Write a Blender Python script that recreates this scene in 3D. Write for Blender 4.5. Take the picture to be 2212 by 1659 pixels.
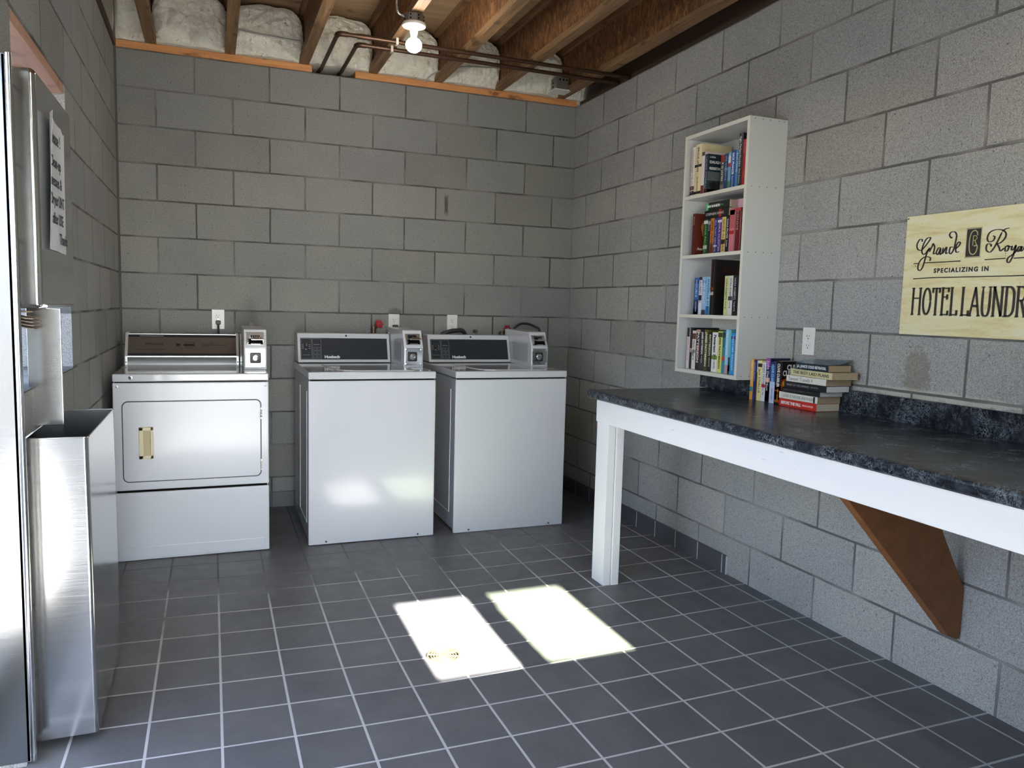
import bpy, bmesh, math, random
from mathutils import Vector, Matrix, noise
random.seed(7)
scene = bpy.context.scene
for o in list(bpy.data.objects): bpy.data.objects.remove(o)
C = scene.collection

# ------------------------------------------------------------------ camera, sky, sun, exposure
def make_camera():
    yaw, pit, rol = 0.37413186, -0.0989482, 0.02616353
    f = Vector((math.sin(yaw)*math.cos(pit), math.cos(yaw)*math.cos(pit), math.sin(pit)))
    rt = Vector((math.cos(yaw), -math.sin(yaw), 0)); up = rt.cross(f)
    r2 = rt*math.cos(rol)+up*math.sin(rol); u2 = -rt*math.sin(rol)+up*math.cos(rol)
    cd = bpy.data.cameras.new('camera'); cd.sensor_width = 36; cd.lens = 1659.4/2212*36
    cd.clip_start = .02; cd.clip_end = 200
    ob = bpy.data.objects.new('camera', cd); C.objects.link(ob)
    m = Matrix.Identity(4)
    for i in range(3): m[i][0] = r2[i]; m[i][1] = u2[i]; m[i][2] = -f[i]
    m[0][3], m[1][3], m[2][3] = 0.47923, -4.858, 1.26169
    ob.matrix_world = m
    scene.camera = ob
make_camera()
SUN_EL = 28.0
w = bpy.data.worlds.new('world'); scene.world = w; w.use_nodes = True
nt = w.node_tree; nt.nodes.clear()
sky = nt.nodes.new('ShaderNodeTexSky'); sky.sky_type = 'NISHITA'; sky.sun_disc = False
sky.sun_elevation = math.radians(SUN_EL); sky.sun_rotation = math.radians(180)
sky.dust_density = 0.0; sky.ozone_density = 2.0; sky.air_density = 1.0
bg = nt.nodes.new('ShaderNodeBackground'); bg.inputs[1].default_value = 0.76
out = nt.nodes.new('ShaderNodeOutputWorld')
tint = nt.nodes.new('ShaderNodeMix'); tint.data_type = 'RGBA'; tint.blend_type = 'MULTIPLY'; tint.inputs[0].default_value = 1; tint.inputs[7].default_value = (1.02, .96, 1.08, 1)
haze = nt.nodes.new('ShaderNodeMix'); haze.data_type = 'RGBA'; haze.blend_type = 'ADD'; haze.inputs[0].default_value = 1; haze.inputs[7].default_value = (1.35, 1.5, 1.62, 1)
nt.links.new(sky.outputs[0], tint.inputs[6]); nt.links.new(tint.outputs[2], haze.inputs[6])
# hazy glow of the sky on the sun's side
tc = nt.nodes.new('ShaderNodeTexCoord'); dt = nt.nodes.new('ShaderNodeVectorMath'); dt.operation = 'DOT_PRODUCT'; dt.inputs[1].default_value = (0, -.97, .24)
nt.links.new(tc.outputs['Generated'], dt.inputs[0])
mx_ = nt.nodes.new('ShaderNodeMath'); mx_.operation = 'MAXIMUM'; mx_.inputs[1].default_value = 0; nt.links.new(dt.outputs['Value'], mx_.inputs[0])
pw = nt.nodes.new('ShaderNodeMath'); pw.operation = 'POWER'; pw.inputs[1].default_value = 10; nt.links.new(mx_.outputs[0], pw.inputs[0])
glow = nt.nodes.new('ShaderNodeMix'); glow.data_type = 'RGBA'; glow.inputs[6].default_value = (0, 0, 0, 1); glow.inputs[7].default_value = (14, 14.6, 15.2, 1); nt.links.new(pw.outputs[0], glow.inputs[0])
gadd = nt.nodes.new('ShaderNodeMix'); gadd.data_type = 'RGBA'; gadd.blend_type = 'ADD'; gadd.inputs[0].default_value = 1; gadd.clamp_result = False
nt.links.new(haze.outputs[2], gadd.inputs[6]); nt.links.new(glow.outputs[2], gadd.inputs[7]); nt.links.new(gadd.outputs[2], bg.inputs[0]); nt.links.new(bg.outputs[0], out.inputs[0])
sd = bpy.data.lights.new('sun', 'SUN'); sd.energy = 105; sd.angle = math.radians(.55); sd.color = (1, .97, .93)
so = bpy.data.objects.new('sun', sd); so.rotation_euler = (math.radians(90-SUN_EL), 0, 0); so.location = (1.5, -9, 6)
C.objects.link(so)
vs = scene.view_settings
scene.display_settings.display_device = 'sRGB'
vs.view_transform = 'Standard'; vs.look = 'None'; vs.exposure = 0.28; vs.gamma = 1; vs.use_curve_mapping = False

# ------------------------------------------------------------------ materials
MATS = {}
class N:
    def __init__(s, name):
        s.m = bpy.data.materials.new(name); s.m.use_nodes = True
        s.t = s.m.node_tree; s.t.nodes.clear()
        s.o = s.new('ShaderNodeOutputMaterial'); s.b = s.new('ShaderNodeBsdfPrincipled')
        s.link(s.b.outputs[0], s.o.inputs[0])
    def new(s, k, **kw):
        n = s.t.nodes.new(k)
        for a, v in kw.items(): setattr(n, a, v)
        return n
    def link(s, a, b): s.t.links.new(a, b)
    def pos(s, scale=(1, 1, 1), loc=(0, 0, 0), kind='world'):
        if kind == 'world': src = s.new('ShaderNodeNewGeometry').outputs['Position']
        else: src = s.new('ShaderNodeTexCoord').outputs['Object']
        mp = s.new('ShaderNodeMapping'); mp.inputs['Scale'].default_value = scale; mp.inputs['Location'].default_value = loc
        s.link(src, mp.inputs[0]); return mp.outputs[0]
    def noise(s, vec, scale, detail=4, rough=.6, dist=0):
        n = s.new('ShaderNodeTexNoise'); n.inputs['Scale'].default_value = scale; n.inputs['Detail'].default_value = detail
        n.inputs['Roughness'].default_value = rough; n.inputs['Distortion'].default_value = dist
        s.link(vec, n.inputs['Vector']); return n.outputs['Fac']
    def ramp(s, fac, pts):
        n = s.new('ShaderNodeValToRGB'); el = n.color_ramp.elements
        while len(el) > 1: el.remove(el[-1])
        el[0].position = pts[0][0]; el[0].color = (*c3(pts[0][1]), 1)
        for p, c in pts[1:]:
            e = el.new(p); e.color = (*c3(c), 1)
        s.link(fac, n.inputs[0]); return n.outputs[0]
    def mix(s, fac, a, b, mode='MIX'):
        n = s.new('ShaderNodeMix', data_type='RGBA', blend_type=mode)
        for sock, v in ((n.inputs[0], fac), (n.inputs[6], a), (n.inputs[7], b)):
            if hasattr(v, 'links'): s.link(v, sock)
            elif isinstance(v, (int, float)) and sock.type == 'VALUE': sock.default_value = v
            else: sock.default_value = (*c3(v), 1)
        return n.outputs[2]
    def math(s, op, a, b=None):
        n = s.new('ShaderNodeMath', operation=op)
        for i, v in enumerate((a, b)):
            if v is None: continue
            if hasattr(v, 'links'): s.link(v, n.inputs[i])
            else: n.inputs[i].default_value = v
        return n.outputs[0]
    def bump(s, h, strength=.5, dist=.01, prev=None):
        n = s.new('ShaderNodeBump'); n.inputs['Strength'].default_value = strength; n.inputs['Distance'].default_value = dist
        s.link(h, n.inputs['Height'])
        if prev is not None: s.link(prev, n.inputs['Normal'])
        return n.outputs[0]
    def col(s, v):
        if hasattr(v, 'links'): s.link(v, s.b.inputs['Base Color'])
        else: s.b.inputs['Base Color'].default_value = (*c3(v), 1)
    def set(s, **k):
        for a, v in k.items():
            sock = s.b.inputs[a.replace('_', ' ')]
            if hasattr(v, 'links'): s.link(v, sock)
            else: sock.default_value = v
def c3(v):
    return (v, v, v) if isinstance(v, (int, float)) else tuple(v[:3])
def srgb(r, g, b):
    f = lambda c: (c/255/12.92) if c/255 <= .04045 else ((c/255+.055)/1.055)**2.4
    return (f(r), f(g), f(b))
def plain(name, col, rough=.5, metal=0, coat=0, spec=.5, fleck=0.0):
    if name in MATS: return MATS[name]
    n = N(name)
    if fleck:
        f = n.noise(n.pos(kind='obj'), 55, 3)
        n.col(n.mix(f, [c*(1-fleck) for c in col], [min(1, c*(1+fleck)) for c in col]))
    else: n.col(col)
    n.set(Roughness=rough, Metallic=metal)
    n.b.inputs['Coat Weight'].default_value = coat; n.b.inputs['Coat Roughness'].default_value = .08
    n.b.inputs['Specular IOR Level'].default_value = spec
    MATS[name] = n.m; return n.m

STAINS = {'x': [(1.899, 1.91, .015, .072, (.07, .066, .045), .85), (1.571, 1.215, .05, .03, (.10, .09, .07), .6)],
          'y': [(2.86, 1.055, .06, .11, (.12, .105, .07), .5), (2.95, .995, .42, .02, (.42, .40, .33), .5)]}
def block_mat(name, axis, gain=1.0):
    n = N(name)
    g = n.new('ShaderNodeNewGeometry').outputs['Position']
    sx = n.new('ShaderNodeSeparateXYZ'); n.link(g, sx.inputs[0])
    u = sx.outputs[0] if axis == 'x' else n.math('MULTIPLY', sx.outputs[1], -1)
    wob = n.math('MULTIPLY', n.math('SUBTRACT', n.noise(g, 9, 2), .5), .006)
    cb = n.new('ShaderNodeCombineXYZ')
    n.link(n.math('ADD', n.math('ADD', u, .2032+4.064), wob), cb.inputs[0])
    n.link(n.math('ADD', n.math('ADD', sx.outputs[2], .0175+.4064), n.math('MULTIPLY', wob, .8)), cb.inputs[1])
    br = n.new('ShaderNodeTexBrick'); br.offset = .5; br.offset_frequency = 2; br.squash = 1
    br.inputs['Color1'].default_value = (0, 0, 0, 1); br.inputs['Color2'].default_value = (1, 1, 1, 1); br.inputs['Mortar'].default_value = (.5, .5, .5, 1)
    for k, v in (('Scale', 1), ('Mortar Size', .0054), ('Mortar Smooth', .35), ('Bias', 0), ('Brick Width', .4064), ('Row Height', .2032)): br.inputs[k].default_value = v
    n.link(cb.outputs[0], br.inputs['Vector'])
    grain = n.noise(g, 230, 4, .8); fine = n.noise(g, 420, 2, .6); big = n.noise(g, 2.2, 4, .6)
    base = n.ramp(br.outputs['Color'], [(0, (.228, .226, .214)), (.35, (.262, .261, .250)), (.7, (.247, .249, .248)), (1, (.293, .289, .270))])
    base = n.mix(.8, base, n.ramp(grain, [(.36, (.38, .37, .36)), (.45, (.86, .86, .85)), (.55, (1.1, 1.1, 1.08)), (.66, (1.7, 1.68, 1.6))]), 'MULTIPLY')
    base = n.mix(.45, base, n.ramp(big, [(.3, (.8, .8, .82)), (.5, 1.0), (.72, (1.16, 1.13, 1.02))]), 'MULTIPLY')
    pits = n.ramp(n.noise(g, 70, 4, .85), [(.34, .25), (.40, 1.0)])
    base = n.mix(.85, base, pits, 'MULTIPLY')
    smear = n.noise(g, 3.1, 2)
    for (su, sz, ru, rz, colr, st) in STAINS.get(axis, []):
        du = n.math('DIVIDE', n.math('SUBTRACT', u, su), ru); dz = n.math('DIVIDE', n.math('SUBTRACT', sx.outputs[2], sz), rz)
        if ru > .03: dd = n.math('ADD', n.math('MULTIPLY', du, du), n.math('MULTIPLY', dz, dz))
        else: dd = n.math('MAXIMUM', n.math('ABSOLUTE', du), n.math('ABSOLUTE', dz))
        dd = n.math('ADD', dd, n.math('MULTIPLY', n.math('SUBTRACT', n.noise(g, 42, 4, .8), .5), 3.2 if ru > .03 else .8))
        base = n.mix(n.math('MULTIPLY', n.ramp(dd, [(.5, 1.0), (1.0, 0.0)]), st), base, colr)
    mort = n.mix(n.ramp(smear, [(.38, 0.0), (.55, 1.0)]), (.21, .206, .193), (.095, .093, .086))
    # smeared joint edges in places
    soft = n.new('ShaderNodeTexBrick'); soft.offset = .5; soft.offset_frequency = 2; soft.squash = 1
    for k, v in (('Scale', 1), ('Mortar Size', .0085), ('Mortar Smooth', .6), ('Bias', 0), ('Brick Width', .4064), ('Row Height', .2032)): soft.inputs[k].default_value = v
    n.link(cb.outputs[0], soft.inputs['Vector'])
    sm = n.math('MULTIPLY', soft.outputs['Fac'], n.ramp(n.noise(g, 4.3, 4, .7), [(.5, 0.0), (.62, .75)]))
    base = n.mix(sm, base, (.14, .137, .127))
    fin = n.mix(br.outputs['Fac'], base, mort); fin = n.mix(1.0, fin, (gain, gain, gain), 'MULTIPLY'); n.col(fin)
    n.set(Roughness=.92); n.b.inputs['Specular IOR Level'].default_value = .2
    h = n.math('MULTIPLY', n.math('SUBTRACT', 1, br.outputs['Fac']), 1.0)
    b1 = n.bump(h, .55, .006); b2 = n.bump(grain, .4, .003, b1)
    n.link(b2, n.b.inputs['Normal'])
    return n.m
M_back = block_mat('concrete_block_back', 'x', 1.0); M_side_lit = block_mat('concrete_block_side_lit', 'y', 1.45)  # same block; side copy lightened to stand in for stronger light there

def tile_mat():
    n = N('floor_tile'); g = n.new('ShaderNodeNewGeometry').outputs['Position']
    sx = n.new('ShaderNodeSeparateXYZ'); n.link(g, sx.inputs[0])
    cb = n.new('ShaderNodeCombineXYZ')
    n.link(n.math('ADD', sx.outputs[0], -.2914+4.064), cb.inputs[0]); n.link(n.math('ADD', sx.outputs[1], 2.0065+8.128), cb.inputs[1])
    br = n.new('ShaderNodeTexBrick'); br.offset = 0; br.squash = 1
    br.inputs['Color1'].default_value = (0, 0, 0, 1); br.inputs['Color2'].default_value = (1, 1, 1, 1)
    for k, v in (('Scale', 1), ('Mortar Size', .0046), ('Mortar Smooth', .25), ('Bias', 0), ('Brick Width', .2032), ('Row Height', .2032)): br.inputs[k].default_value = v
    n.link(cb.outputs[0], br.inputs['Vector'])
    base = n.ramp(br.outputs['Color'], [(0, (.140, .138, .143)), (1, (.168, .164, .166))])
    base = n.mix(.5, base, n.ramp(n.noise(g, 300, 2), [(.35, .8), (.65, 1.2)]), 'MULTIPLY')
    base = n.mix(.5, base, n.ramp(n.noise(g, 6, 4), [(.35, .85), (.65, 1.15)]), 'MULTIPLY')
    # worn, dirty grout towards the machines
    dirt = n.math('ADD', n.math('MULTIPLY', sx.outputs[1], .55), n.math('ADD', n.noise(g, 2.3, 3, .7), .52))
    dirt = n.math('SUBTRACT', dirt, n.math('MULTIPLY', sx.outputs[0], .10))
    grout = n.ramp(dirt, [(-.02, (.62, .60, .58)), (.12, (.45, .44, .42)), (.24, (.20, .195, .19)), (.5, (.12, .118, .115))])
    n.col(n.mix(br.outputs['Fac'], base, grout))
    rr = n.ramp(n.noise(g, 14, 3), [(.35, .40), (.65, .52)])
    n.set(Roughness=n.mix(br.outputs['Fac'], rr, .8)); n.b.inputs['Specular IOR Level'].default_value = .45
    b1 = n.bump(n.math('SUBTRACT', 1, br.outputs['Fac']), .35, .002); b2 = n.bump(n.noise(g, 500, 2), .06, .002, b1)
    n.link(b2, n.b.inputs['Normal']); return n.m
M_floor = tile_mat()

def basetile_mat():
    n = N('base_tile'); n.col(n.mix(n.noise(n.pos(), 260, 3), (.075, .076, .082), (.10, .10, .106))); n.set(Roughness=.4); return n.m
M_bt = basetile_mat()
def wood_mat(name, a, b, knots, scale=(26, 1.3, 26), rough=.65):
    n = N(name); v = n.pos(scale=scale); f = n.noise(v, 1.6, 5, .65, .6)
    col = n.ramp(f, [(.3, a), (.5, [(x+y)/2 for x, y in zip(a, b)]), (.7, b)])
    if knots:
        k = n.noise(n.pos(scale=(4.5, 4.5, 9)), 1.5, 2, .5)
        col = n.mix(n.ramp(k, [(.62, 0.0), (.7, .8)]), col, knots)
    n.col(col); n.set(Roughness=rough); n.link(n.bump(f, .25, .003), n.b.inputs['Normal']); return n.m
M_plate = wood_mat('plate_lumber', (.50, .20, .065), (.72, .34, .13), (.16, .055, .02), scale=(1.6, 26, 26))
M_flange = wood_mat('flange_lumber', (.12, .062, .030), (.34, .195, .088), (.08, .04, .018), scale=(30, 1.2, 30))
M_ply = wood_mat('plywood', (.30, .19, .10), (.50, .34, .19), (.2, .11, .05), scale=(1.2, 9, 9))
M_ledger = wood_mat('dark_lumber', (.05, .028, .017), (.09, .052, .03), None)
M_lintel = wood_mat('lintel_lumber', (.56, .30, .20), (.68, .40, .28), (.4, .2, .12))
def osb():
    n = N('osb_web'); v = n.pos(scale=(40, 22, 9))
    f = n.noise(v, 1.8, 4, .7, 1.2); f2 = n.noise(n.pos(scale=(30, 60, 14)), 1.2, 3, .6, .5)
    c = n.ramp(f, [(.3, (.08, .032, .012)), (.48, (.18, .078, .028)), (.6, (.32, .145, .05)), (.75, (.50, .26, .10))])
    c = n.mix(.5, c, n.ramp(f2, [(.35, .55), (.65, 1.3)]), 'MULTIPLY')
    n.col(c); n.set(Roughness=.75); return n.m
M_osb = osb()
def insul():
    n = N('insulation_wool'); g = n.pos()
    c = n.ramp(n.noise(g, 13, 5, .7, .8), [(.24, (.46, .40, .28)), (.36, (.80, .75, .62)), (.6, (.92, .88, .76))])
    c = n.mix(n.ramp(n.noise(g, 34, 3, .6, 1.5), [(.26, .85), (.33, 0.0)]), c, (.10, .09, .06))
    n.col(c); n.set(Roughness=1); n.b.inputs['Specular IOR Level'].default_value = 0
    n.link(n.bump(n.noise(g, 40, 5, .7, .6), .8, .02), n.b.inputs['Normal']); return n.m
M_ins = insul()
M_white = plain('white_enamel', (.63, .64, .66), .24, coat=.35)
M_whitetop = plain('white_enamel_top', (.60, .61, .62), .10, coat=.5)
M_side_shaded = plain('white_enamel_side_shaded', (.45, .46, .48), .26, coat=.2)  # same white enamel, darkened for the dim surroundings the sides reflect
M_grey_en = plain('grey_edge_enamel', (.45, .46, .48), .35)
M_black = plain('black_plastic', (.02, .02, .022), .45)
M_darkgap = plain('dark_gap', (.006, .006, .006), 1, spec=0)
M_navy = plain('console_dark', (.022, .028, .036), .32)
M_line = plain('console_print', (.42, .44, .46), .5)
M_wletter = plain('white_print', (.88, .88, .88), .5)
M_chrome = plain('chrome', (.82, .83, .85), .13, 1)
M_zinc = plain('zinc_plate', (.66, .67, .69), .28, 1)
M_bright = plain('satin_plate', (.90, .89, .84), .33, .55)
M_brown = plain('console_bronze', (.20, .165, .135), .38, .6)
M_brownpr = plain('console_bronze_print', (.04, .035, .03), .6)
M_ivory = plain('ivory_plastic', (.66, .58, .36), .4)
M_ivory_d = plain('ivory_recess', (.45, .38, .2), .5)
M_wpaint = N('painted_wood')
_g = M_wpaint.pos(); M_wpaint.col(M_wpaint.mix(M_wpaint.ramp(M_wpaint.noise(M_wpaint.pos(scale=(7, 2.2, 22)), 3.2, 3, .5), [(.70, 0.0), (.74, .55)]), (.87, .86, .84), (.45, .40, .36)))
M_wpaint.set(Roughness=.75); M_wpaint.b.inputs['Specular IOR Level'].default_value = .25; M_wpaint = M_wpaint.m
M_melam = plain('white_melamine', (.68, .69, .67), .38)
M_melamedge = plain('cream_edge_band', (.72, .70, .61), .4)
M_outlet = plain('outlet_plastic', (.78, .78, .74), .3)
M_copper = plain('aged_copper', (.085, .045, .028), .42, .7)
M_solder = plain('clamp_plastic', (.5, .46, .4), .5)
M_galv = plain('galvanised_box', (.30, .30, .29), .45, .8)
M_porc = plain('porcelain', (.82, .80, .72), .25)
M_flex = plain('flex_conduit', (.50, .50, .47), .35, .8)
M_red = plain('red_handle', (.36, .02, .035), .4)
M_brass = plain('dull_brass', (.12, .085, .05), .4, .7)
M_strut = wood_mat('stained_board', (.20, .075, .022), (.27, .11, .035), None, scale=(9, 9, 9), rough=.5)
M_paper = plain('note_paper', (.84, .85, .88), .7)
M_ink = plain('ink', (.03, .03, .04), .6)
M_towel = plain('brown_towel_paper', (.36, .28, .21), .9)
M_page = plain('page_paper', (.60, .50, .36), .9, fleck=.06)
M_page2 = plain('page_paper_tan', (.50, .37, .23), .9, fleck=.06)
M_page3 = plain('page_paper_white', (.80, .78, .77), .9, fleck=.03)
M_brassdrain = plain('drain_metal', (.75, .70, .50), .42, 1)
def steel():
    n = N('brushed_steel'); v = n.pos(scale=(3, 3, 220)); f = n.noise(v, 3, 4, .6)
    n.col(n.mix(f, (.60, .60, .585), (.72, .72, .71)))
    n.set(Metallic=1, Roughness=n.ramp(f, [(.3, .13), (.7, .19)]))
    n.link(n.bump(f, .03, .002), n.b.inputs['Normal']); return n.m
M_steel = steel()
M_steelin = plain('steel_inside', (.35, .38, .45), .3, 1)
def laminate():
    n = N('marble_laminate'); g = n.pos()
    base = n.ramp(n.noise(g, 20, 5, .65), [(.32, (.005, .006, .010)), (.5, (.012, .014, .021)), (.72, (.045, .053, .068))])
    def vein(sc, wd, d):
        r = n.math('ABSOLUTE', n.math('SUBTRACT', n.noise(g, sc, 3, .6, d), .5)); return n.ramp(r, [(0, 1.0), (wd, 0.0)])
    vv = n.math('MAXIMUM', vein(16, .018, 1.5), vein(34, .022, 1.2)); vv = n.math('MAXIMUM', vv, vein(60, .02, .8))
    vv = n.math('MULTIPLY', vv, n.ramp(n.noise(g, 9, 4, .7), [(.42, .05), (.66, .9)]))
    n.col(n.mix(vv, base, (.30, .34, .38)))
    n.set(Roughness=.24); n.b.inputs['Specular IOR Level'].default_value = .22
    n.link(n.bump(n.noise(g, 160, 2), .05, .002), n.b.inputs['Normal']); return n.m
M_lam = laminate()
def sign_mat():
    n = N('sign_board'); g = n.pos(scale=(1, 1, 7))
    c = n.ramp(n.noise(g, 5, 5, .7, .4), [(.3, (.66, .54, .24)), (.5, (.80, .73, .42)), (.7, (.82, .80, .62))])
    c = n.mix(n.ramp(n.noise(n.pos(), 60, 3, .7), [(.26, .9), (.30, 0.0)]), c, (.12, .09, .04))
    n.col(c); n.set(Roughness=.42); return n.m
M_sign = sign_mat()
M_signink = plain('sign_ink', (.025, .018, .014), .5)
M_signsh = plain('sign_shadow_ink', (.30, .29, .13), .5)
def pane_mat():
    n = N('window_pane'); t = n.new('ShaderNodeBsdfTransparent'); t.inputs[0].default_value = (.84, .90, .76, 1)
    gl = n.new('ShaderNodeBsdfGlossy'); gl.inputs['Roughness'].default_value = .02
    mx = n.new('ShaderNodeMixShader'); fr = n.new('ShaderNodeFresnel'); fr.inputs[0].default_value = 1.45
    n.link(fr.outputs[0], mx.inputs[0]); n.link(t.outputs[0], mx.inputs[1]); n.link(gl.outputs[0], mx.inputs[2])
    n.link(mx.outputs[0], n.o.inputs[0]); return n.m
M_pane = pane_mat()
def emit(name, col, s):
    n = N(name); n.b.inputs['Emission Color'].default_value = (*col, 1); n.b.inputs['Emission Strength'].default_value = s; n.col(.9); return n.m
M_bulb = emit('lit_bulb', (1, .93, .8), 60)
M_ground = N('outside_concrete'); M_ground.col(M_ground.mix(M_ground.noise(M_ground.pos(), 3, 5), (.12, .12, .118), (.16, .158, .15))); M_ground.set(Roughness=.9); M_ground = M_ground.m

# ------------------------------------------------------------------ mesh helpers
def bmn(): return bmesh.new()
def _merge(dst, src):
    me = bpy.data.meshes.new('t'); src.to_mesh(me); src.free(); dst.from_mesh(me); bpy.data.meshes.remove(me)
def box(bm, x0, x1, y0, y1, z0, z1, bev=0, seg=2):
    if x0 > x1: x0, x1 = x1, x0
    if y0 > y1: y0, y1 = y1, y0
    if z0 > z1: z0, z1 = z1, z0
    b = bmesh.new(); bmesh.ops.create_cube(b, size=1)
    for v in b.verts: v.co = Vector(((x0+x1)/2+v.co.x*(x1-x0), (y0+y1)/2+v.co.y*(y1-y0), (z0+z1)/2+v.co.z*(z1-z0)))
    if bev: bmesh.ops.bevel(b, geom=list(b.edges), offset=min(bev, .49*min(x1-x0, y1-y0, z1-z0)), segments=seg, profile=.5, affect='EDGES', clamp_overlap=True)
    _merge(bm, b); return bm
def prism(bm, pts, axis, a, b, bev=0):
    """closed polygon pts (2-D) extruded along axis from a to b"""
    t = bmesh.new()
    def mk(p, h):
        if axis == 'x': return (h, p[0], p[1])
        if axis == 'y': return (p[0], h, p[1])
        return (p[0], p[1], h)
    v0 = [t.verts.new(mk(p, a)) for p in pts]; v1 = [t.verts.new(mk(p, b)) for p in pts]
    n = len(pts); t.faces.new(v0); t.faces.new(v1[::-1])
    for i in range(n): t.faces.new((v0[i], v0[(i+1) % n], v1[(i+1) % n], v1[i]))
    bmesh.ops.recalc_face_normals(t, faces=t.faces)
    if bev: bmesh.ops.bevel(t, geom=list(t.edges), offset=bev, segments=2, profile=.5, affect='EDGES', clamp_overlap=True)
    _merge(bm, t); return bm
def cyl(bm, p0, p1, r, seg=20, r2=None):
    p0, p1 = Vector(p0), Vector(p1); d = p1-p0; t = bmesh.new()
    bmesh.ops.create_cone(t, cap_ends=True, segments=seg, radius1=r, radius2=r if r2 is None else r2, depth=d.length)
    m = Matrix.Translation((p0+p1)/2) @ d.to_track_quat('Z', 'Y').to_matrix().to_4x4()
    t.transform(m); _merge(bm, t); return bm
def lathe(bm, c, prof, seg=28, axis=Vector((0, 0, 1))):
    """prof list of (radius, height) about axis through c"""
    t = bmesh.new(); rings = []
    for r, h in prof:
        rings.append([t.verts.new((r*math.cos(2*math.pi*i/seg), r*math.sin(2*math.pi*i/seg), h)) for i in range(seg)])
    for a, b in zip(rings, rings[1:]):
        for i in range(seg): t.faces.new((a[i], a[(i+1) % seg], b[(i+1) % seg], b[i]))
    t.faces.new(rings[0][::-1]); t.faces.new(rings[-1])
    bmesh.ops.recalc_face_normals(t, faces=t.faces)
    t.transform(Matrix.Translation(Vector(c)) @ Vector(axis).to_track_quat('Z', 'Y').to_matrix().to_4x4())
    _merge(bm, t); return bm
def tube(bm, pts, r, seg=12, ribs=0):
    pts = [Vector(p) for p in pts]; t = bmesh.new(); rings = []
    up = Vector((.13, .27, 1)).normalized()
    for i, p in enumerate(pts):
        d = (pts[min(i+1, len(pts)-1)]-pts[max(i-1, 0)]).normalized()
        a = d.cross(up); a = a.normalized() if a.length > 1e-4 else Vector((1, 0, 0)); b = d.cross(a)
        rr = r*(1.0 if not ribs or i % 2 else ribs)
        rings.append([t.verts.new(p+(a*math.cos(2*math.pi*k/seg)+b*math.sin(2*math.pi*k/seg))*rr) for k in range(seg)])
    for a, b in zip(rings, rings[1:]):
        for k in range(seg): t.faces.new((a[k], a[(k+1) % seg], b[(k+1) % seg], b[k]))
    t.faces.new(rings[0][::-1]); t.faces.new(rings[-1]); bmesh.ops.recalc_face_normals(t, faces=t.faces)
    _merge(bm, t); return bm
def spline(ctrl, n=8):
    P = [Vector(p) for p in ctrl]; P = [P[0]*2-P[1]]+P+[P[-1]*2-P[-2]]; out = []
    for i in range(1, len(P)-2):
        for k in range(n):
            t = k/n
            out.append(.5*((2*P[i])+(-P[i-1]+P[i+1])*t+(2*P[i-1]-5*P[i]+4*P[i+1]-P[i+2])*t*t+(-P[i-1]+3*P[i]-3*P[i+1]+P[i+2])*t**3))
    out.append(P[-2]); return out
def obj(name, bm, mat, parent=None, smooth=True):
    me = bpy.data.meshes.new(name)
    if parent is not None and parent.type == 'EMPTY' or parent is not None:
        pass
    bm.to_mesh(me); bm.free()
    if isinstance(mat, (list, tuple)):
        for m in mat: me.materials.append(m)
    else: me.materials.append(mat)
    o = bpy.data.objects.new(name, me); C.objects.link(o)
    if parent is not None:
        o.parent = parent
        off = parent.get('_w')
        if off is not None:
            off = Vector(off); me.transform(Matrix.Translation(-off))
            o['_w'] = list(off)
        elif parent.get('_l'): o['_l'] = 1
    if smooth:
        for p in me.polygons: p.use_smooth = True
        try: me.set_sharp_from_angle(angle=math.radians(32))
        except Exception: pass
        if 6 < len(me.polygons) < 20000 and name not in ('floor', 'insulation_batt'):
            wn = o.modifiers.new('weighted_normal', 'WEIGHTED_NORMAL'); wn.weight = 100; wn.keep_sharp = True
    return o
def thing(name, label, cat, loc=(0, 0, 0), group=None):
    o = bpy.data.objects.new(name, None); C.objects.link(o); o.location = loc; o.empty_display_size = .05
    o['label'] = label; o['category'] = cat; o['_w'] = list(loc)
    if group: o['group'] = group
    return o
def tag(o, label, cat, group=None):
    o['label'] = label; o['category'] = cat
    if group: o['group'] = group
    return o
def struct(name, bm, mat, label=None, parent=None, smooth=False):
    o = obj(name, bm, mat, parent, smooth)
    if parent is None: o['kind'] = 'structure'
    if label: o['label'] = label
    return o
# ---- lettering
_tc = {}
def text_bm(s, size, bold=0, sx=1.0, spacing=1.0, align='LEFT', ext=.0004):
    key = (s, size, bold, sx, spacing, align, ext)
    if key not in _tc:
        cu = bpy.data.curves.new('lettering', 'FONT'); cu.body = s; cu.size = size; cu.offset = bold; cu.extrude = ext
        cu.space_character = spacing; cu.align_x = align; cu.resolution_u = 3
        ob = bpy.data.objects.new('lettering_tmp', cu); C.objects.link(ob)
        dg = bpy.context.evaluated_depsgraph_get(); dg.update()
        me = bpy.data.meshes.new_from_object(ob.evaluated_get(dg))
        bpy.data.objects.remove(ob); me.transform(Matrix.Diagonal((sx, 1, 1, 1))); _tc[key] = me
    b = bmesh.new(); b.from_mesh(_tc[key]); return b
def place(b, origin, u, v):
    """map text plane (x->u, y->v) at origin"""
    u = Vector(u).normalized(); v = Vector(v).normalized(); n = u.cross(v)
    m = Matrix.Identity(4)
    for i in range(3): m[i][0] = u[i]; m[i][1] = v[i]; m[i][2] = n[i]; m[i][3] = origin[i]
    b.transform(m); return b
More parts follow.
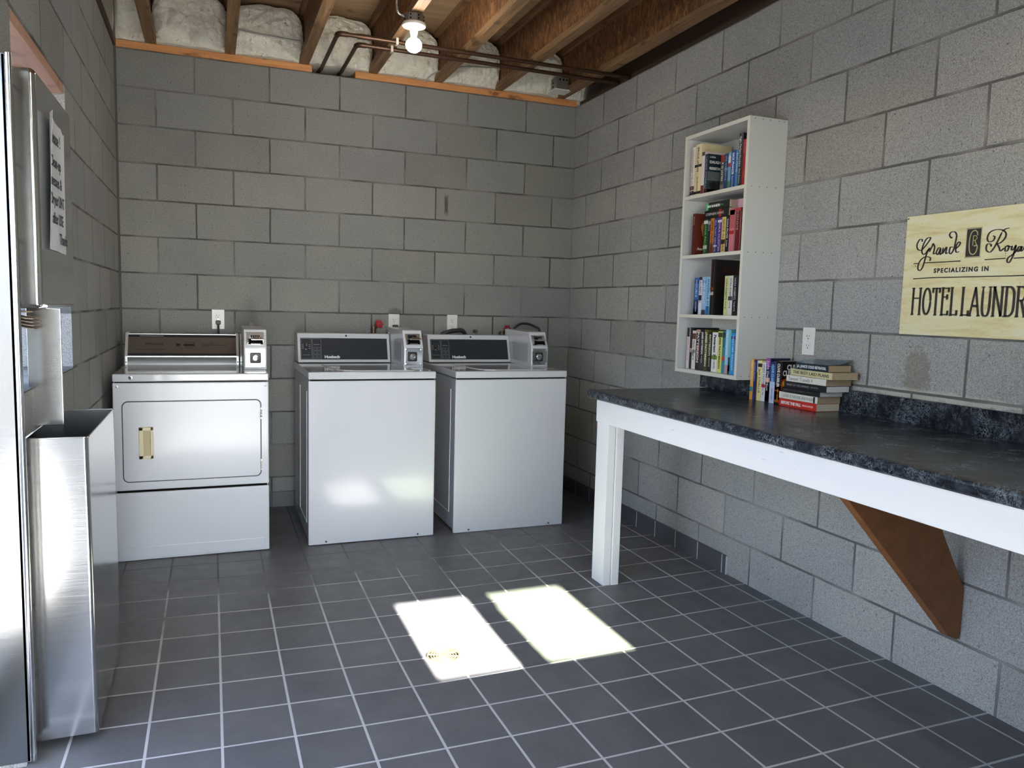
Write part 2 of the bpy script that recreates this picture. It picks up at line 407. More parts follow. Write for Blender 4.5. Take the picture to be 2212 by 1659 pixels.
def ribbon(bm, pts2, w, place_fn, smooth_n=6, callig=.0, th=.0006):
    """flat stroke in 2-D, mapped by place_fn(u,v,h)"""
    P = [Vector((p[0], p[1], 0)) for p in pts2]
    if smooth_n and len(P) > 2: P = spline(P, smooth_n)
    t = bmesh.new(); L = []
    for i, p in enumerate(P):
        d = P[min(i+1, len(P)-1)]-P[max(i-1, 0)]
        if d.length < 1e-9: d = Vector((1, 0, 0))
        d.normalize(); nn = Vector((-d.y, d.x, 0)); ww = w*(1-callig+callig*abs(d.y))
        if callig and i in (0, len(P)-1): ww *= .5
        L.append([t.verts.new(place_fn(*(p+nn*ww*s_).xy, h)) for s_, h in ((.5, 0), (-.5, 0), (-.5, th), (.5, th))])
    for a, b in zip(L, L[1:]):
        for k in range(4): t.faces.new((a[k], a[(k+1) % 4], b[(k+1) % 4], b[k]))
    t.faces.new(L[0][::-1]); t.faces.new(L[-1]); bmesh.ops.recalc_face_normals(t, faces=t.faces)
    _merge(bm, t)

# ------------------------------------------------------------------ room shell
W = 2.799; FR = -5.4; ZT = 2.6241; ZC = 2.966
DC = (1.271, -2.214)
def fz(x, y): return -.039*max(0, 1-math.hypot(x-1.226, y+2.21)/1.5)
b = bmn()
nx, ny = 60, 112
vv = [[b.verts.new((x, y, fz(x, y))) for x in [W*i/(nx-1) for i in range(nx)]] for y in [FR*(j/(ny-1)) for j in range(ny)]]
for j in range(ny-1):
    for i in range(nx-1): b.faces.new((vv[j][i], vv[j+1][i], vv[j+1][i+1], vv[j][i+1]))
struct('floor', b, M_floor, smooth=True)
b = bmn(); box(b, -.2, W+.2, 0, .2, -.1, ZT); struct('wall_back', b, M_back)
b = bmn(); box(b, W, W+.2, FR-.2, 0, -.1, ZT); struct('wall_right', b, M_side_lit)
WY0, WY1, WZ0, WZ1 = -2.4384, -1.6256, .998, 2.0145
DY0, DY1, DZ = -4.0, -2.553, 2.03  # last three: unseen left doorway, added for side light and steel reflections
b = bmn()
box(b, -.2, 0, WY1, 0, -.1, ZT); box(b, -.2, 0, WY0, WY1, -.1, WZ0); box(b, -.2, 0, WY0, WY1, WZ1, ZT)
box(b, -.2, 0, DY1, WY0, -.1, ZT); box(b, -.2, 0, DY0, DY1, DZ, ZT); box(b, -.2, 0, FR, DY0, -.1, ZT)
struct('wall_left', b, M_side_lit)
FX0, FX1 = .10, 1.08  # unseen front doorway, added to let frontal sky light in
b = bmn()
SX0, SX1, SZ0, SZ1 = 1.206, 1.963, 1.571, 2.039
box(b, -.2, FX0, FR-.2, FR, -.1, ZT); box(b, FX0, FX1, FR-.2, FR, DZ, ZT); box(b, FX1, SX0, FR-.2, FR, -.1, ZT)
box(b, SX0, SX1, FR-.2, FR, -.1, SZ0); box(b, SX0, SX1, FR-.2, FR, SZ1, ZT); box(b, SX1, W+.2, FR-.2, FR, -.1, ZT)
struct('wall_front', b, M_back)
b = bmn(); box(b, -.2, W+.2, FR-.2, .2, ZC, ZC+.03); struct('ceiling', b, M_ply)
b = bmn(); box(b, -30, 30, -40, 30, -.16, -.101)
struct('floor_outside', b, M_ground)
# slab under threshold; unseen roof added to keep sun out of the front doorway
b = bmn(); box(b, -1.6, -.2, DY0-.4, DY1+.4, -.1, -.01); box(b, -.4, 1.3, FR-1.4, FR-.2, -.1, -.01); struct('trim_1', b, M_ground)
b = bmn(); box(b, -.6, 1.12, FR-2.85, FR-.2, 2.42, 2.5); struct('sun_blocker_roof', b, M_ledger)
b = bmn(); box(b, -7, -.85, -9.2, -8.4, -.1, 1.35); struct('reflection_wall', b, plain('reflection_tan', (.52, .47, .40), .85))  # unseen building added to block sky glow and colour the steel reflections
b = bmn(); box(b, -7, -.85, -9.2, -8.4, 1.35, 5.2); struct('reflection_wall_upper', b, plain('reflection_sky_blue', (.56, .66, .78), .7))  # its upper half stands in for pale sky in the steel
b = bmn(); box(b, .0, .011, -.0035, 0, -.05, ZT); box(b, 0, .0035, -.012, 0, -.05, ZT); struct('trim_9', b, plain('corner_mortar', (.10, .098, .09), .95))
# lintel and window frame
b = bmn(); box(b, -.2, -.004, WY0+.002, WY1-.002, WZ1-.035, WZ1-.001, .002); struct('trim_3', b, M_lintel)
# front window: frame, mullion, pane
wf = bmn()
box(wf, 1.51, 1.615, FR-.14, FR-.08, SZ0, SZ1, .004)
pr = random.Random(3)
for k in range(9):                                   # unseen nubs added to give the sun patch its ragged edge
    z = SZ0+.02+k*.048; box(wf, 1.612, 1.617+pr.random()*.012, FR-.135, FR-.085, z, z+.035, .003)
wo = struct('window_1', wf, M_ledger)
pn = bmn(); box(pn, 1.612, SX1, FR-.112, FR-.108, SZ0, SZ1)
obj('pane', pn, M_pane, wo, False)
# sill plates
b = bmn(); box(b, 0.0, 1.055, -.012, .14, ZT, ZT+.038, .002); box(b, .78, 1.05, -.006, .1, ZT+.038, ZT+.046, .002); struct('trim_4', b, M_plate)
b = bmn(); box(b, 1.31, W, -.012, .14, ZT, ZT+.038, .002); box(b, 1.31, 1.5, -.006, .1, ZT+.038, ZT+.05, .002); struct('trim_5', b, M_plate)
b = bmn(); box(b, -.14, .012, FR, -.012, ZT, ZT+.038, .002); struct('trim_6', b, M_ledger)
b = bmn(); box(b, W+.03, W+.14, FR, 0, ZT, ZT+.038); box(b, W+.06, W+.2, FR, 0, ZT+.038, ZC); box(b, -.2, -.05, FR, 0, ZT+.038, ZC); box(b, -.2, W+.2, .15, .2, ZT, ZC); box(b, -.2, W+.2, FR-.2, FR, ZT, ZC); struct('trim_7', b, M_ledger)  # right plate and rim kept dark: shade of the void in the colour
# tile baseboards
def bbmesh(axis, a0, a1):
    b = bmn(); s = .2032; n = int((a1-a0)/s+.999); t = a0
    for k in range(n):
        e = min(a1, t+s)
        if axis == 'y': box(b, W-.010, W, -e+.0032, -t-.0032, fz(W, -t)-.004, .093, .0015)
        else: box(b, t+.003, e-.003, -.010, 0, -.004, .093, .0015)
        t = e
    return b
struct('baseboard_right', bbmesh('y', .01, 1.872), M_bt)
b = bmn(); box(b, W-.0085, W, -1.874, -.01, -.004, .091); struct('trim_8', b, plain('base_grout', (.6, .59, .57), .9))
struct('baseboard_back', bbmesh('x', 0, W-.012), M_bt)

# ------------------------------------------------------------------ ceiling joists
JX = [.186, .597, 1.008, 1.416, 1.829, 2.235, 2.675]
ords = ['first', 'second', 'third', 'fourth', 'fifth', 'sixth', 'seventh']
joist_lab = ['wooden I-joist running beside the left wall, leftmost of the ceiling joists',
 'wooden ceiling I-joist, second from the left wall, with an insulation batt on either side',
 'wooden ceiling I-joist just left of the two bent copper pipes',
 'wooden ceiling I-joist that carries the lit bare bulb',
 'wooden ceiling I-joist with strand-board web, next to the right of the light bulb',
 'wooden ceiling I-joist with strand-board web, second to the right of the light bulb',
 'wooden ceiling I-joist beside the right wall, rightmost, holding the square metal box']
for k, x in enumerate(JX):
    t = thing('ceiling_joist', joist_lab[k], 'joist', (x, -.01, ZT+.038), 'ceiling joists')
    z0 = ZT+.038
    b = bmn(); box(b, x-.029, x+.029, FR+.02, -.012, z0, z0+.038, .003); obj('bottom_flange', b, M_flange, t)
    b = bmn(); box(b, x-.029, x+.029, FR+.02, -.012, ZC-.038, ZC, .003); obj('top_flange', b, M_flange, t)
    b = bmn(); box(b, x-.005, x+.005, FR+.02, -.012, z0+.036, ZC-.036); obj('web', b, M_osb, t)
# insulation
bays = [(0.0, JX[0])]+list(zip(JX, JX[1:]))+[(JX[6], W+.05)]
ins_lab = ['dirty white insulation batt in the narrow bay against the left wall',
 'dirty white insulation batt between the first and second joists from the left',
 'dirty white insulation batt crossed by a sagging metal conduit',
 'dirty white insulation batt behind the two copper pipe elbows',
 'dirty white insulation batt right behind the lit bulb',
 'dirty white insulation batt with a thin curved conduit in front of it',
 'dirty white insulation batt just left of the square metal junction box',
 'greyish insulation scrap in the ceiling corner at the right wall']
for k, (x0, x1) in enumerate(bays):
    x0 += .006 if k else .012; x1 -= .006
    b = bmn(); nx, nz = 60, 44; V = []
    for j in range(nz+1):
        row = []
        for i in range(nx+1):
            u = i/nx; v = j/nz; z = ZT+.040+v*(ZC-ZT-.042); x = x0+u*(x1-x0)
            e = min(u, 1-u)*9; e = min(1, e); e2 = min(1, min(v*7, 1.0))
            lean = .02+.055*math.sin(math.pi*min(1, v*.8+.1))*e**.5 + (.10*max(0, v-.55) if k < 2 else .03*v)
            d = lean*(.4+.6*e2)+.022*noise.noise(Vector((x*9, k*3.1, z*9)))*e+.012*noise.noise(Vector((x*30, k, z*30)))+.006*noise.noise(Vector((x*70, k, z*70)))
            if 1 <= k <= 6:
                if 0 < abs(u-.5)*2 > .96: d = min(d, .02)
            if 1 <= k <= 6:
                su = abs(2*u-1); sh = max(0, (su-.55)/.45)
                x = (x0+x1)/2+(x-(x0+x1)/2)*(1-.05*max(0, v-.55)/.45-.03*abs(noise.noise(Vector((z*14, k, 0)))))
                z -= .05*sh*sh*v*v+.02*v*(1+noise.noise(Vector((x*8, k*2.0, 0))))
                d += .03*(1-su*su)*(1-.5*v)
                if v > .9: d *= .55
            row.append(b.verts.new((x, -.012-max(.002, d), z)))
        V.append(row)
    for j in range(nz):
        for i in range(nx): b.faces.new((V[j][i], V[j][i+1], V[j+1][i+1], V[j+1][i]))
    # back and sides for thickness
    rim = [V[0][i] for i in range(nx+1)]+[V[j][nx] for j in range(1, nz+1)]+[V[nz][i] for i in range(nx-1, -1, -1)]+[V[j][0] for j in range(nz-1, 0, -1)]
    bk = [b.verts.new((v.co.x, .13, v.co.z)) for v in rim]
    for i in range(len(rim)): b.faces.new((rim[i], bk[i], bk[(i+1) % len(rim)], rim[(i+1) % len(rim)]))
    b.faces.new(bk)
    bmesh.ops.recalc_face_normals(b, faces=b.faces)
    tag(obj('insulation_batt', b, M_ins), ins_lab[k], 'insulation', 'insulation batts above the back wall')

b = bmn(); V = []
for j in range(13):
    row = []
    for i in range(61):
        y = -.02-1.9*i/60; z = ZT+.040+(ZC-ZT-.042)*j/12
        row.append(b.verts.new((-.004+.006*noise.noise(Vector((y*9, 3, z*9)))+.010*math.sin(math.pi*j/12), y, z)))
    V.append(row)
for j in range(12):
    for i in range(60): b.faces.new((V[j][i], V[j][i+1], V[j+1][i+1], V[j+1][i]))
rim = V[0]+[V[j][60] for j in range(1, 13)]+V[12][59::-1]+[V[j][0] for j in range(11, 0, -1)]
bk = [b.verts.new((-.049, v.co.y, v.co.z)) for v in rim]
for i in range(len(rim)): b.faces.new((rim[i], bk[i], bk[(i+1) % len(rim)], rim[(i+1) % len(rim)]))
b.faces.new(bk); bmesh.ops.recalc_face_normals(b, faces=b.faces)
tag(obj('insulation_batt', b, M_ins), 'long dirty white insulation batt lying along the top of the left wall', 'insulation')

# ------------------------------------------------------------------ copper pipes, conduits, boxes, light
def pipe(x, zc, ybend, lab):
    t = thing('copper_pipe', lab, 'pipe', (x, -.03, zc), 'copper pipes under the ceiling joists')
    b = bmn(); tube(b, [(x-.008, .06, zc+.0), (x, -.03, zc), (x, ybend+.03, zc)], .011, 14); obj('rear_run', b, M_copper, t)
    b = bmn(); tube(b, [(x, ybend+.035, zc)]+[(x+.026-.026*math.cos(a), ybend+.026-.026*math.sin(a), zc) for a in [math.pi/2*i/6 for i in range(7)]]+[(x+.05, ybend, zc)], .0135, 14); obj('elbow', b, M_copper, t)
    b = bmn(); tube(b, [(x+.045, ybend, zc), (W+.02, ybend, zc)], .011, 14); obj('long_run', b, M_copper, t)
    for xa in (x+.10, 1.70): b = bmn(); cyl(b, (xa, ybend, zc), (xa+.065, ybend, zc), .0135); obj('coupling', b, M_copper, t)
    b = bmn(); box(b, 1.405, 1.419, ybend-.017, ybend+.017, zc-.017, ZT+.039, .002); obj('pipe_clamp', b, M_solder, t)
    return t
pipe(1.105, 2.645, -.685, 'brown copper pipe with the wider bend, nearer of the two pipes under the joists')
pipe(1.225, 2.645, -.555, 'brown copper pipe with the tighter bend, the pair\'s one closer to the back wall')
def conduit(name, pts, r, lab, mat=M_flex, n=30, cat='conduit', group=None):
    P = spline(pts, n); b = bmn(); tube(b, P, r, 10, ribs=.78); return tag(obj(name, b, mat), lab, cat, group)
conduit('flexible_conduit', [(.622, -.14, 2.768), (.80, -.155, 2.748), (.975, -.14, 2.748)], .006, 'thin sagging metal conduit across an insulation batt in the third bay from left')
conduit('flexible_conduit', [(1.70, -.135, 2.615), (1.78, -.155, 2.68), (1.93, -.16, 2.73), (2.19, -.14, 2.765)], .005, 'thin curved metal conduit rising over the insulation right of the bulb')
# lights
def ceiling_light(LX, LY, label, watts):
    t = thing('ceiling_light', label, 'light', (LX, LY, 2.662), 'bare bulbs under the ceiling joists')
    b = bmn(); lathe(b, (LX, LY, 2.622), [(.049, 0), (.051, .004), (.051, .036), (.048, .0395)], 8); ob_ = obj('octagon_box', b, M_galv, t, False)
    for a in range(8):
        ang = math.pi/4*a+.2; b = bmn()
        for dz in (.012, .028): cyl(b, (LX+.045*math.cos(ang), LY+.045*math.sin(ang), 2.622+dz), (LX+.0515*math.cos(ang), LY+.0515*math.sin(ang), 2.622+dz), .0035, 8)
        obj('knockout', b, M_darkgap, ob_)
    b = bmn(); lathe(b, (LX, LY, 2.572), [(.017, 0), (.0185, .004), (.0195, .018), (.024, .026), (.040, .030), (.056, .036), (.058, .044), (.055, .050), (.02, .050)], 40); obj('porcelain_holder', b, M_porc, t)
    b = bmn(); lathe(b, (LX, LY, 2.500), [(.003, -.0135), (.018, -.010), (.030, -.002), (.0375, .010), (.0395, .022), (.037, .034), (.029, .045), (.019, .052), (.0165, .0535)], 32)
    blb = obj('bulb', b, M_bulb, t); blb['label'] = 'glowing white bulb'
    b = bmn(); lathe(b, (LX, LY, 2.5525), [(.017, 0), (.0155, .007), (.0165, .018), (.016, .022)], 24); obj('bulb_neck', b, M_porc, t)
    b = bmn(); tube(b, spline([(LX-.05, LY-.01, 2.645), (LX-.085, LY-.02, 2.66), (LX-.09, LY-.03, 2.72), (LX-.055, LY-.03, 2.80), (LX-.022, LY-.02, 2.86)], 14), .0065, 10, ribs=.78); obj('flex_conduit', b, M_flex, t)
    pl = bpy.data.lights.new('bulb_light', 'POINT'); pl.energy = watts; pl.color = (1, .95, .87); pl.shadow_soft_size = .032
    po = bpy.data.objects.new('bulb_light', pl); po.location = (LX, LY, 2.44); C.objects.link(po)
ceiling_light(1.414, -1.05, 'lit bare bulb in a white porcelain holder under a ceiling joist', 5)
ceiling_light(1.414, -4.55, 'added unseen bare bulb for fill light, on the same joist nearer the front wall', 10)  # added fill bulb, out of view behind the camera
# junction box in the corner
t = thing('junction_box', 'square galvanised junction box with a white cover plate near the ceiling corner', 'electrical box', (2.60, -.16, 2.675))
b = bmn(); box(b, 2.56, 2.646, -.20, -.115, 2.672, 2.745, .003)
obj('steel_box', b, M_galv, t)
b = bmn()
for x in (2.585, 2.61, 2.632): cyl(b, (x, -.2015, 2.730), (x, -.199, 2.730), .006, 12)
for z in (2.69, 2.715): cyl(b, (2.5585, -.15, z), (2.561, -.15, z), .006, 12)
obj('knockout', b, M_darkgap, t)
b = bmn(); box(b, 2.545, 2.665, -.215, -.10, 2.662, 2.669, .003); obj('cover_plate', b, M_outlet, t)

# ------------------------------------------------------------------ outlets
def outlet(x, z, face, lab, y=0.0, plug=None):
    t = thing('wall_outlet', lab, 'outlet', (x, y, z))
    def mp(bm):
        if face == 'back': return bm
        bm.transform(Matrix.Translation((x, y, z)) @ Matrix.Rotation(math.radians(-90), 4, 'Z') @ Matrix.Translation((-x, -y, -z))); return bm
    b = bmn(); box(b, x-.035, x+.035, y-.006, y, z-.0575, z+.0575, .0025); obj('cover_plate', mp(b), M_outlet, t)
    for dz in (.0195, -.0195):
        b = bmn(); lathe(b, (x, y-.0058, z+dz), [(.0170, 0), (.0172, .0012), (.0158, .0018)], 28, Vector((0, -1, 0)))
        r = obj('receptacle', mp(b), M_outlet, t)
        b = bmn(); box(b, x-.0075, x-.0055, y-.0082, y-.0068, z+dz-.002, z+dz+.007); box(b, x+.0055, x+.0072, y-.0082, y-.0068, z+dz-.001, z+dz+.006); cyl(b, (x, y-.0068, z+dz-.0085), (x, y-.0082, z+dz-.0085), .0026, 10)
        obj('slots', mp(b), M_black, r)
    b = bmn(); cyl(b, (x, y-.0055, z), (x, y-.0068, z), .003, 10); obj('screw', mp(b), M_zinc, t)
    return t
outlet(.517, 1.149, 'back', 'white wall outlet above the dryer with a black plug in it')
outlet(1.565, 1.144, 'back', 'white wall outlet behind the middle washer, half hidden by its coin box')
outlet(1.952, 1.148, 'back', 'white double wall outlet with both sockets free above the right washer')
outlet(W, 1.155, 'right', 'white wall outlet on the right wall above the stacked books', y=-2.325)
t = thing('power_cord', 'black plug and cord hanging from the outlet above the dryer', 'cord', (.517, -.008, 1.13))
b = bmn(); box(b, .503, .531, -.035, -.0085, 1.118, 1.142, .005); obj('plug', b, M_black, t)
b = bmn(); tube(b, spline([(.517, -.03, 1.122), (.518, -.04, 1.09), (.519, -.035, 1.03), (.515, -.03, .9), (.51, -.03, .6)], 6), .0062, 10); obj('cord', b, M_black, t)
t = thing('power_cord', 'black angled plug and short cord at the half hidden outlet of the middle washer', 'cord', (1.565, -.008, 1.124))
b = bmn(); box(b, 1.553, 1.589, -.032, -.0085, 1.110, 1.134, .005); obj('plug', b, M_black, t)
b = bmn(); tube(b, spline([(1.585, -.02, 1.119), (1.62, -.035, 1.106), (1.66, -.04, 1.05), (1.66, -.04, .8)], 6), .006, 10); obj('cord', b, M_black, t)
b = bmn(); tube(b, spline([(1.87, -.04, .95), (1.86, -.05, 1.06), (1.90, -.06, 1.092), (1.96, -.06, 1.105), (2.02, -.06, 1.09), (2.05, -.05, .95)], 8), .013, 10)
tag(obj('rubber_hose', b, M_black), 'black rubber hose arching up behind the right washer below the free outlet', 'hose')
b = bmn(); tube(b, spline([(2.335, -.10, 1.0), (2.34, -.10, 1.10), (2.385, -.10, 1.15), (2.44, -.10, 1.158), (2.50, -.10, 1.14), (2.53, -.12, 1.10), (2.53, -.1, .9)], 8), .0075, 10)
tag(obj('drain_hose', b, M_black), 'thin black hose looping over the coin box of the right washer', 'hose')
# faucets
def faucet(x, z, lab):
    t = thing('washer_faucet', lab, 'faucet', (x, 0, z), 'supply faucets behind the washers')
    b = bmn(); cyl(b, (x-.03, .0, z-.035), (x-.03, -.045, z-.035), .012, 16); cyl(b, (x-.03, -.045, z-.06), (x-.03, -.045, z-.015), .014, 16)
    cyl(b, (x-.03, -.04, z-.035), (x-.008, -.062, z-.008), .009, 14); cyl(b, (x-.03, -.045, z-.15), (x-.03, -.045, z-.06), .011, 14); obj('valve_body', b, M_brass, t)
    b = bmn(); c = Vector((x, -.070, z)); ax = Vector((.25, -.9, .3)).normalized()
    q = ax.to_track_quat('Z', 'Y').to_matrix().to_4x4(); tt = bmesh.new()
    top = []; bot = []
    for i in range(48):
        a = 2*math.pi*i/48; r = .0245+.0032*math.cos(6*a)
        top.append(tt.verts.new((r*math.cos(a), r*math.sin(a), .004))); bot.append(tt.verts.new((r*math.cos(a), r*math.sin(a), -.004)))
    it = [tt.verts.new((.008*math.cos(2*math.pi*i/48), .008*math.sin(2*math.pi*i/48), .001)) for i in range(48)]
    for i in range(48):
        j = (i+1) % 48; tt.faces.new((top[i], top[j], bot[j], bot[i])); tt.faces.new((top[j], top[i], it[i], it[j]))
    tt.faces.new(bot); tt.faces.new(it)
    bmesh.ops.recalc_face_normals(tt, faces=tt.faces); tt.transform(Matrix.Translation(c) @ q); _merge(b, tt)
    obj('handwheel', b, M_red, t)
    b = bmn(); cyl(b, c, c+ax*.007, .006, 12); obj('nut', b, M_zinc, t)
faucet(1.457, 1.138, 'faucet with a red handwheel on the back wall between the middle washer and its outlet')
faucet(2.318, 1.120, 'faucet with a dark red handwheel half hidden by the right washer coin box')
b = bmn(); tube(b, [(1.62, -.05, 1.03), (1.72, -.05, 1.045), (1.85, -.05, 1.04)], .008, 10)
tag(obj('supply_hose', b, M_red), 'dark red supply hose between the two washers near the back wall', 'hose')
b = bmn(); cyl(b, (2.11, -.002, 1.10), (2.11, -.03, 1.10), .012, 12); tag(obj('pipe_stub', b, M_brass), 'small dark pipe stub in the back wall above the right washer console', 'pipe')
b = bmn(); cyl(b, (.70, -.002, 1.122), (.70, -.022, 1.122), .009, 12); tag(obj('wall_bolt', b, M_brass), 'small dark bolt in the back wall above the dryer coin box', 'bolt')

# ------------------------------------------------------------------ coin boxes
def coinbox(parent, x0, x1, yb, yf, z0, z1, side_mat, bright):
    """slide coin meter: side profile with the top part leaning back"""
    zm = z0+(z1-z0)*.56; lean = .052 if not bright else .03
    b = bmn(); prism(b, [(yb, z0), (yf, z0), (yf, zm), (yf+lean, z1), (yb, z1+.006)], 'x', x0, x1, .003)
    cb = obj('coin_box', b, side_mat, parent)
    yl = yf-.002
    # side embossing
    b = bmn(); box(b, x0-.0012, x0+.001, yf+.05, yb-.06, z0+.025, zm+.02, .0008); obj('side_emboss', b, M_side_shaded, cb)
    # lower lock plate
    b = bmn(); box(b, x0+.006, x1-.006, yf-.004, yf+.002, z0+.012, zm-.006, .0015); lp = obj('lock_plate', b, M_bright if bright else M_chrome, cb)
    cx, cz = (x0+x1)/2-(.008 if not bright else 0), (z0+zm)/2+.003
    b = bmn(); box(b, cx-.027, cx+.027, yf-.014, yf-.003, cz-.027, cz+.027, .010, 4); obj('lock_bezel', b, M_black, lp)
    b = bmn(); lathe(b, (cx, yf-.012, cz), [(.017, 0), (.018, .004), (.014, .008), (.006, .009)], 24, Vector((0, -1, 0))); obj('lock_cylinder', b, M_chrome, lp)
    b = bmn(); box(b, cx-.0015, cx+.0015, yf-.023, yf-.0205, cz-.006, cz+.006); obj('keyhole', b, M_black, lp)
    for dx in (x0+.013, x1-.013):
        for dz in (z0+.02, zm-.015):
            b = bmn(); lathe(b, (dx, yf-.0035, dz), [(.0058, 0), (.0052, .0022), (.002, .0032)], 14, Vector((0, -1, 0))); obj('rivet', b, M_zinc, lp)
    # upper slide, built flat then leaned
    ang = math.atan2(lean, z1-zm)
    R = Matrix.Translation((0, yf, zm)) @ Matrix.Rotation(-ang, 4, 'X') @ Matrix.Translation((0, -yf, -zm))
    h = z1-zm
    b = bmn(); box(b, x0+.012, x1-.012, yf-.003, yf+.001, zm+.012, z1-.010, .0012); b.transform(R); sp = obj('slide_plate', b, M_zinc, cb)
    b = bmn(); box(b, x0+.026, x1-.034, yf-.005, yf-.002, zm+.052, z1-.018, .001); b.transform(R); obj('slot_panel', b, M_navy if not bright else M_zinc, sp)
    b = bmn()
    for i in range(5): box(b, x0+.034+i*.0095, x0+.0395+i*.0095, yf-.0075, yf-.004, zm+.050, zm+.064, .0006)
    b.transform(R); obj('coin_slots', b, M_darkgap, sp)
    b = bmn(); box(b, x0+.020, x1-.018, yf-.006, yf-.002, zm+.016, zm+.044, .001); b.transform(R); obj('slide_opening', b, M_darkgap, sp)
    b = bmn(); box(b, x0+.034, x1-.014, yf-.034, yf-.004, zm+.030, zm+.040, .003); box(b, x0+.046, x1-.022, yf-.026, yf-.006, zm+.038, zm+.050, .002); b.transform(R); cs = obj('coin_slide', b, M_chrome, sp)
    b = bmn(); box(b, x0+.017, x0+.024, yf-.008, yf-.002, zm+.020, zm+.048, .001); box(b, x0+.034, x1-.03, yf-.007, yf-.002, zm+.013, zm+.019, .001); b.transform(R); obj('slide_rail', b, M_chrome, sp)
    b = place(text_bm('25¢' if False else '$1.00', .010, .0002), (x0+.050, yf-.0265, zm+.040), (1, 0, 0), (0, 0, 1)); b.transform(R); obj('lettering', b, M_ink, cs)
    return cb

# ------------------------------------------------------------------ washers
def washer(x0, x1, lab, num):
    yf, yb, ztop = -.852, -.12, .908
    t = thing('washing_machine', lab, 'washing machine', ((x0+x1)/2, (yf+yb)/2, 0), 'coin operated top loading washers')
    zb = .012
    b = bmn(); box(b, x0+.004, x1-.004, yf+.012, yb, zb, .866, .006); cab = obj('cabinet', b, M_side_shaded, t)
    b = bmn(); box(b, x0, x1, yf, yf+.020, .0, .862, .006, 3); fp = obj('front_panel', b, M_white, t)
    b = bmn(); box(b, x0+.004, x1-.004, yf-.0015, yf+.006, .002, .024, .001); kp = obj('kick_lip', b, plain('kick_lip_grey', (.60, .61, .63), .35), fp)
    for xs in (x0+.09, x1-.09):
        b = bmn(); prism(b, [(xs-.020, .006), (xs+.020, .006), (xs+.006, .022), (xs-.006, .022)], 'y', yf-.003, yf-.001); obj('notch', b, M_white, fp)
        b = bmn(); lathe(b, (xs, yf-.003, .015), [(.005, 0), (.004, .002)], 12, Vector((0, -1, 0))); obj('screw', b, M_black, fp)
    b = bmn(); box(b, x0-.001, x1+.001, yf-.002, yb+.01, .869, ztop, .007, 3); top = obj('top_panel', b, M_whitetop, t)
    b = bmn(); box(b, x0+.010, x1-.010, yf+.008, yf+.030, .860, .872); obj('seam', b, M_darkgap, t)
    # lid with a handle curve at the left
    b = bmn(); L = x0+.13; pts = [(L, yf+.50), (L+.01, yf+.30), (L+.03, yf+.14), (L+.06, yf+.075), (L+.12, yf+.055), (x1-.12, yf+.055), (x1-.10, yf+.07), (x1-.10, yf+.50)]
    prism(b, pts, 'z', ztop-.001, ztop+.004, .0015); obj('lid', b, M_whitetop, t)
    b = bmn()
    for xx in (x0, ): 
        for yy in (yf+.10, yf+.42):
            box(b, xx+.0015, xx+.0045, yy, yy+.006, .10, .80, .001)
        box(b, xx+.0015, xx+.0045, yf+.10, yf+.42, .096, .102, .001)
    obj('side_rib', b, plain('rib_light', (.86, .87, .88), .25), cab)
    # console
    cx0, cx1 = x0+.010, x0+.556
    pf = [(yf+.60, ztop+.004), (yf+.655, 1.082), (yb+.03, 1.082), (yb+.03, ztop+.004)]
    b = bmn(); prism(b, pf, 'x', cx0, cx1, .006); con = obj('console', b, M_white, t)
    pr_ = Vector((0, .055, 1.082-ztop-.004)); ln = pr_.length; n_ = Vector((0, -pr_.z, pr_.y)).normalized(); vd = pr_.normalized(); o0 = Vector((cx0, yf+.60, ztop+.004))
    def P(u, v, h=0): return o0+Vector((u, 0, 0))+vd*v+n_*h
    def slab(u0, u1, v0, v1, h0, h1, bev=.0):
        bb = bmesh.new(); bmesh.ops.create_cube(bb, size=1)
        for q in bb.verts: q.co = Vector(((u0+u1)/2+q.co.x*(u1-u0), (v0+v1)/2+q.co.y*(v1-v0), (h0+h1)/2+q.co.z*(h1-h0)))
        if bev: bmesh.ops.bevel(bb, geom=list(bb.edges), offset=bev, segments=2, affect='EDGES')
        m = Matrix.Identity(4)
        for i in range(3): m[i][0] = (1, 0, 0)[i]; m[i][1] = vd[i]; m[i][2] = n_[i]; m[i][3] = o0[i]
        bb.transform(m); return bb
    cw = cx1-cx0
    b = bmn(); _merge(b, slab(.016, cw-.018, .018, ln-.030, -.001, .0022, .001)); dp = obj('control_panel', b, M_navy, con)
    def frame(u0, u1, v0, v1, wd, h=.0028):
        bb = bmn()
        for a in ((u0, u1, v0, v0+wd), (u0, u1, v1-wd, v1), (u0, u0+wd, v0, v1), (u1-wd, u1, v0, v1)): _merge(bb, slab(*a, .0015, h))
        return bb
    b = frame(.020, .080, .022, ln-.034, .0009); _merge(b, frame(.085, .135, .022, ln-.034, .0009))
    for v in (.030, .052, .074): _merge(b, frame(.092, .129, v, v+.017, .0008))
    def lines(u0, u1, v, th=.0014): _merge(b, slab(u0, u1, v, v+th, .0015, .0028))
    lines(.030, .070, .045); lines(.093, .126, .107, .002); lines(.105, .115, .037); lines(.104, .117, .060); lines(.105, .115, .081)
    for u in (.026, .064): 
        for v in (.105, .095, .084): lines(u, u+.008, v, .003)
    lines(.042, .052, .077, .004)
    obj('panel_print', b, M_line, dp)
    b = bmn(); lathe(b, P(.050, .103, .002), [(.0125, 0), (.0115, .012), (.009, .014)], 20, n_); kn = obj('dial_knob', b, M_black, dp)
    b = bmn(); _merge(b, slab(.0475, .0525, .093, .113, .013, .0175, .001)); obj('pointer', b, M_chrome, kn)
    b = bmn(); _merge(b, place(text_bm('Huebsch', .0235, .0011, 1.08, 1.0), P(.152, .026, .0030), (1, 0, 0), vd)); obj('lettering', b, M_wletter, dp)
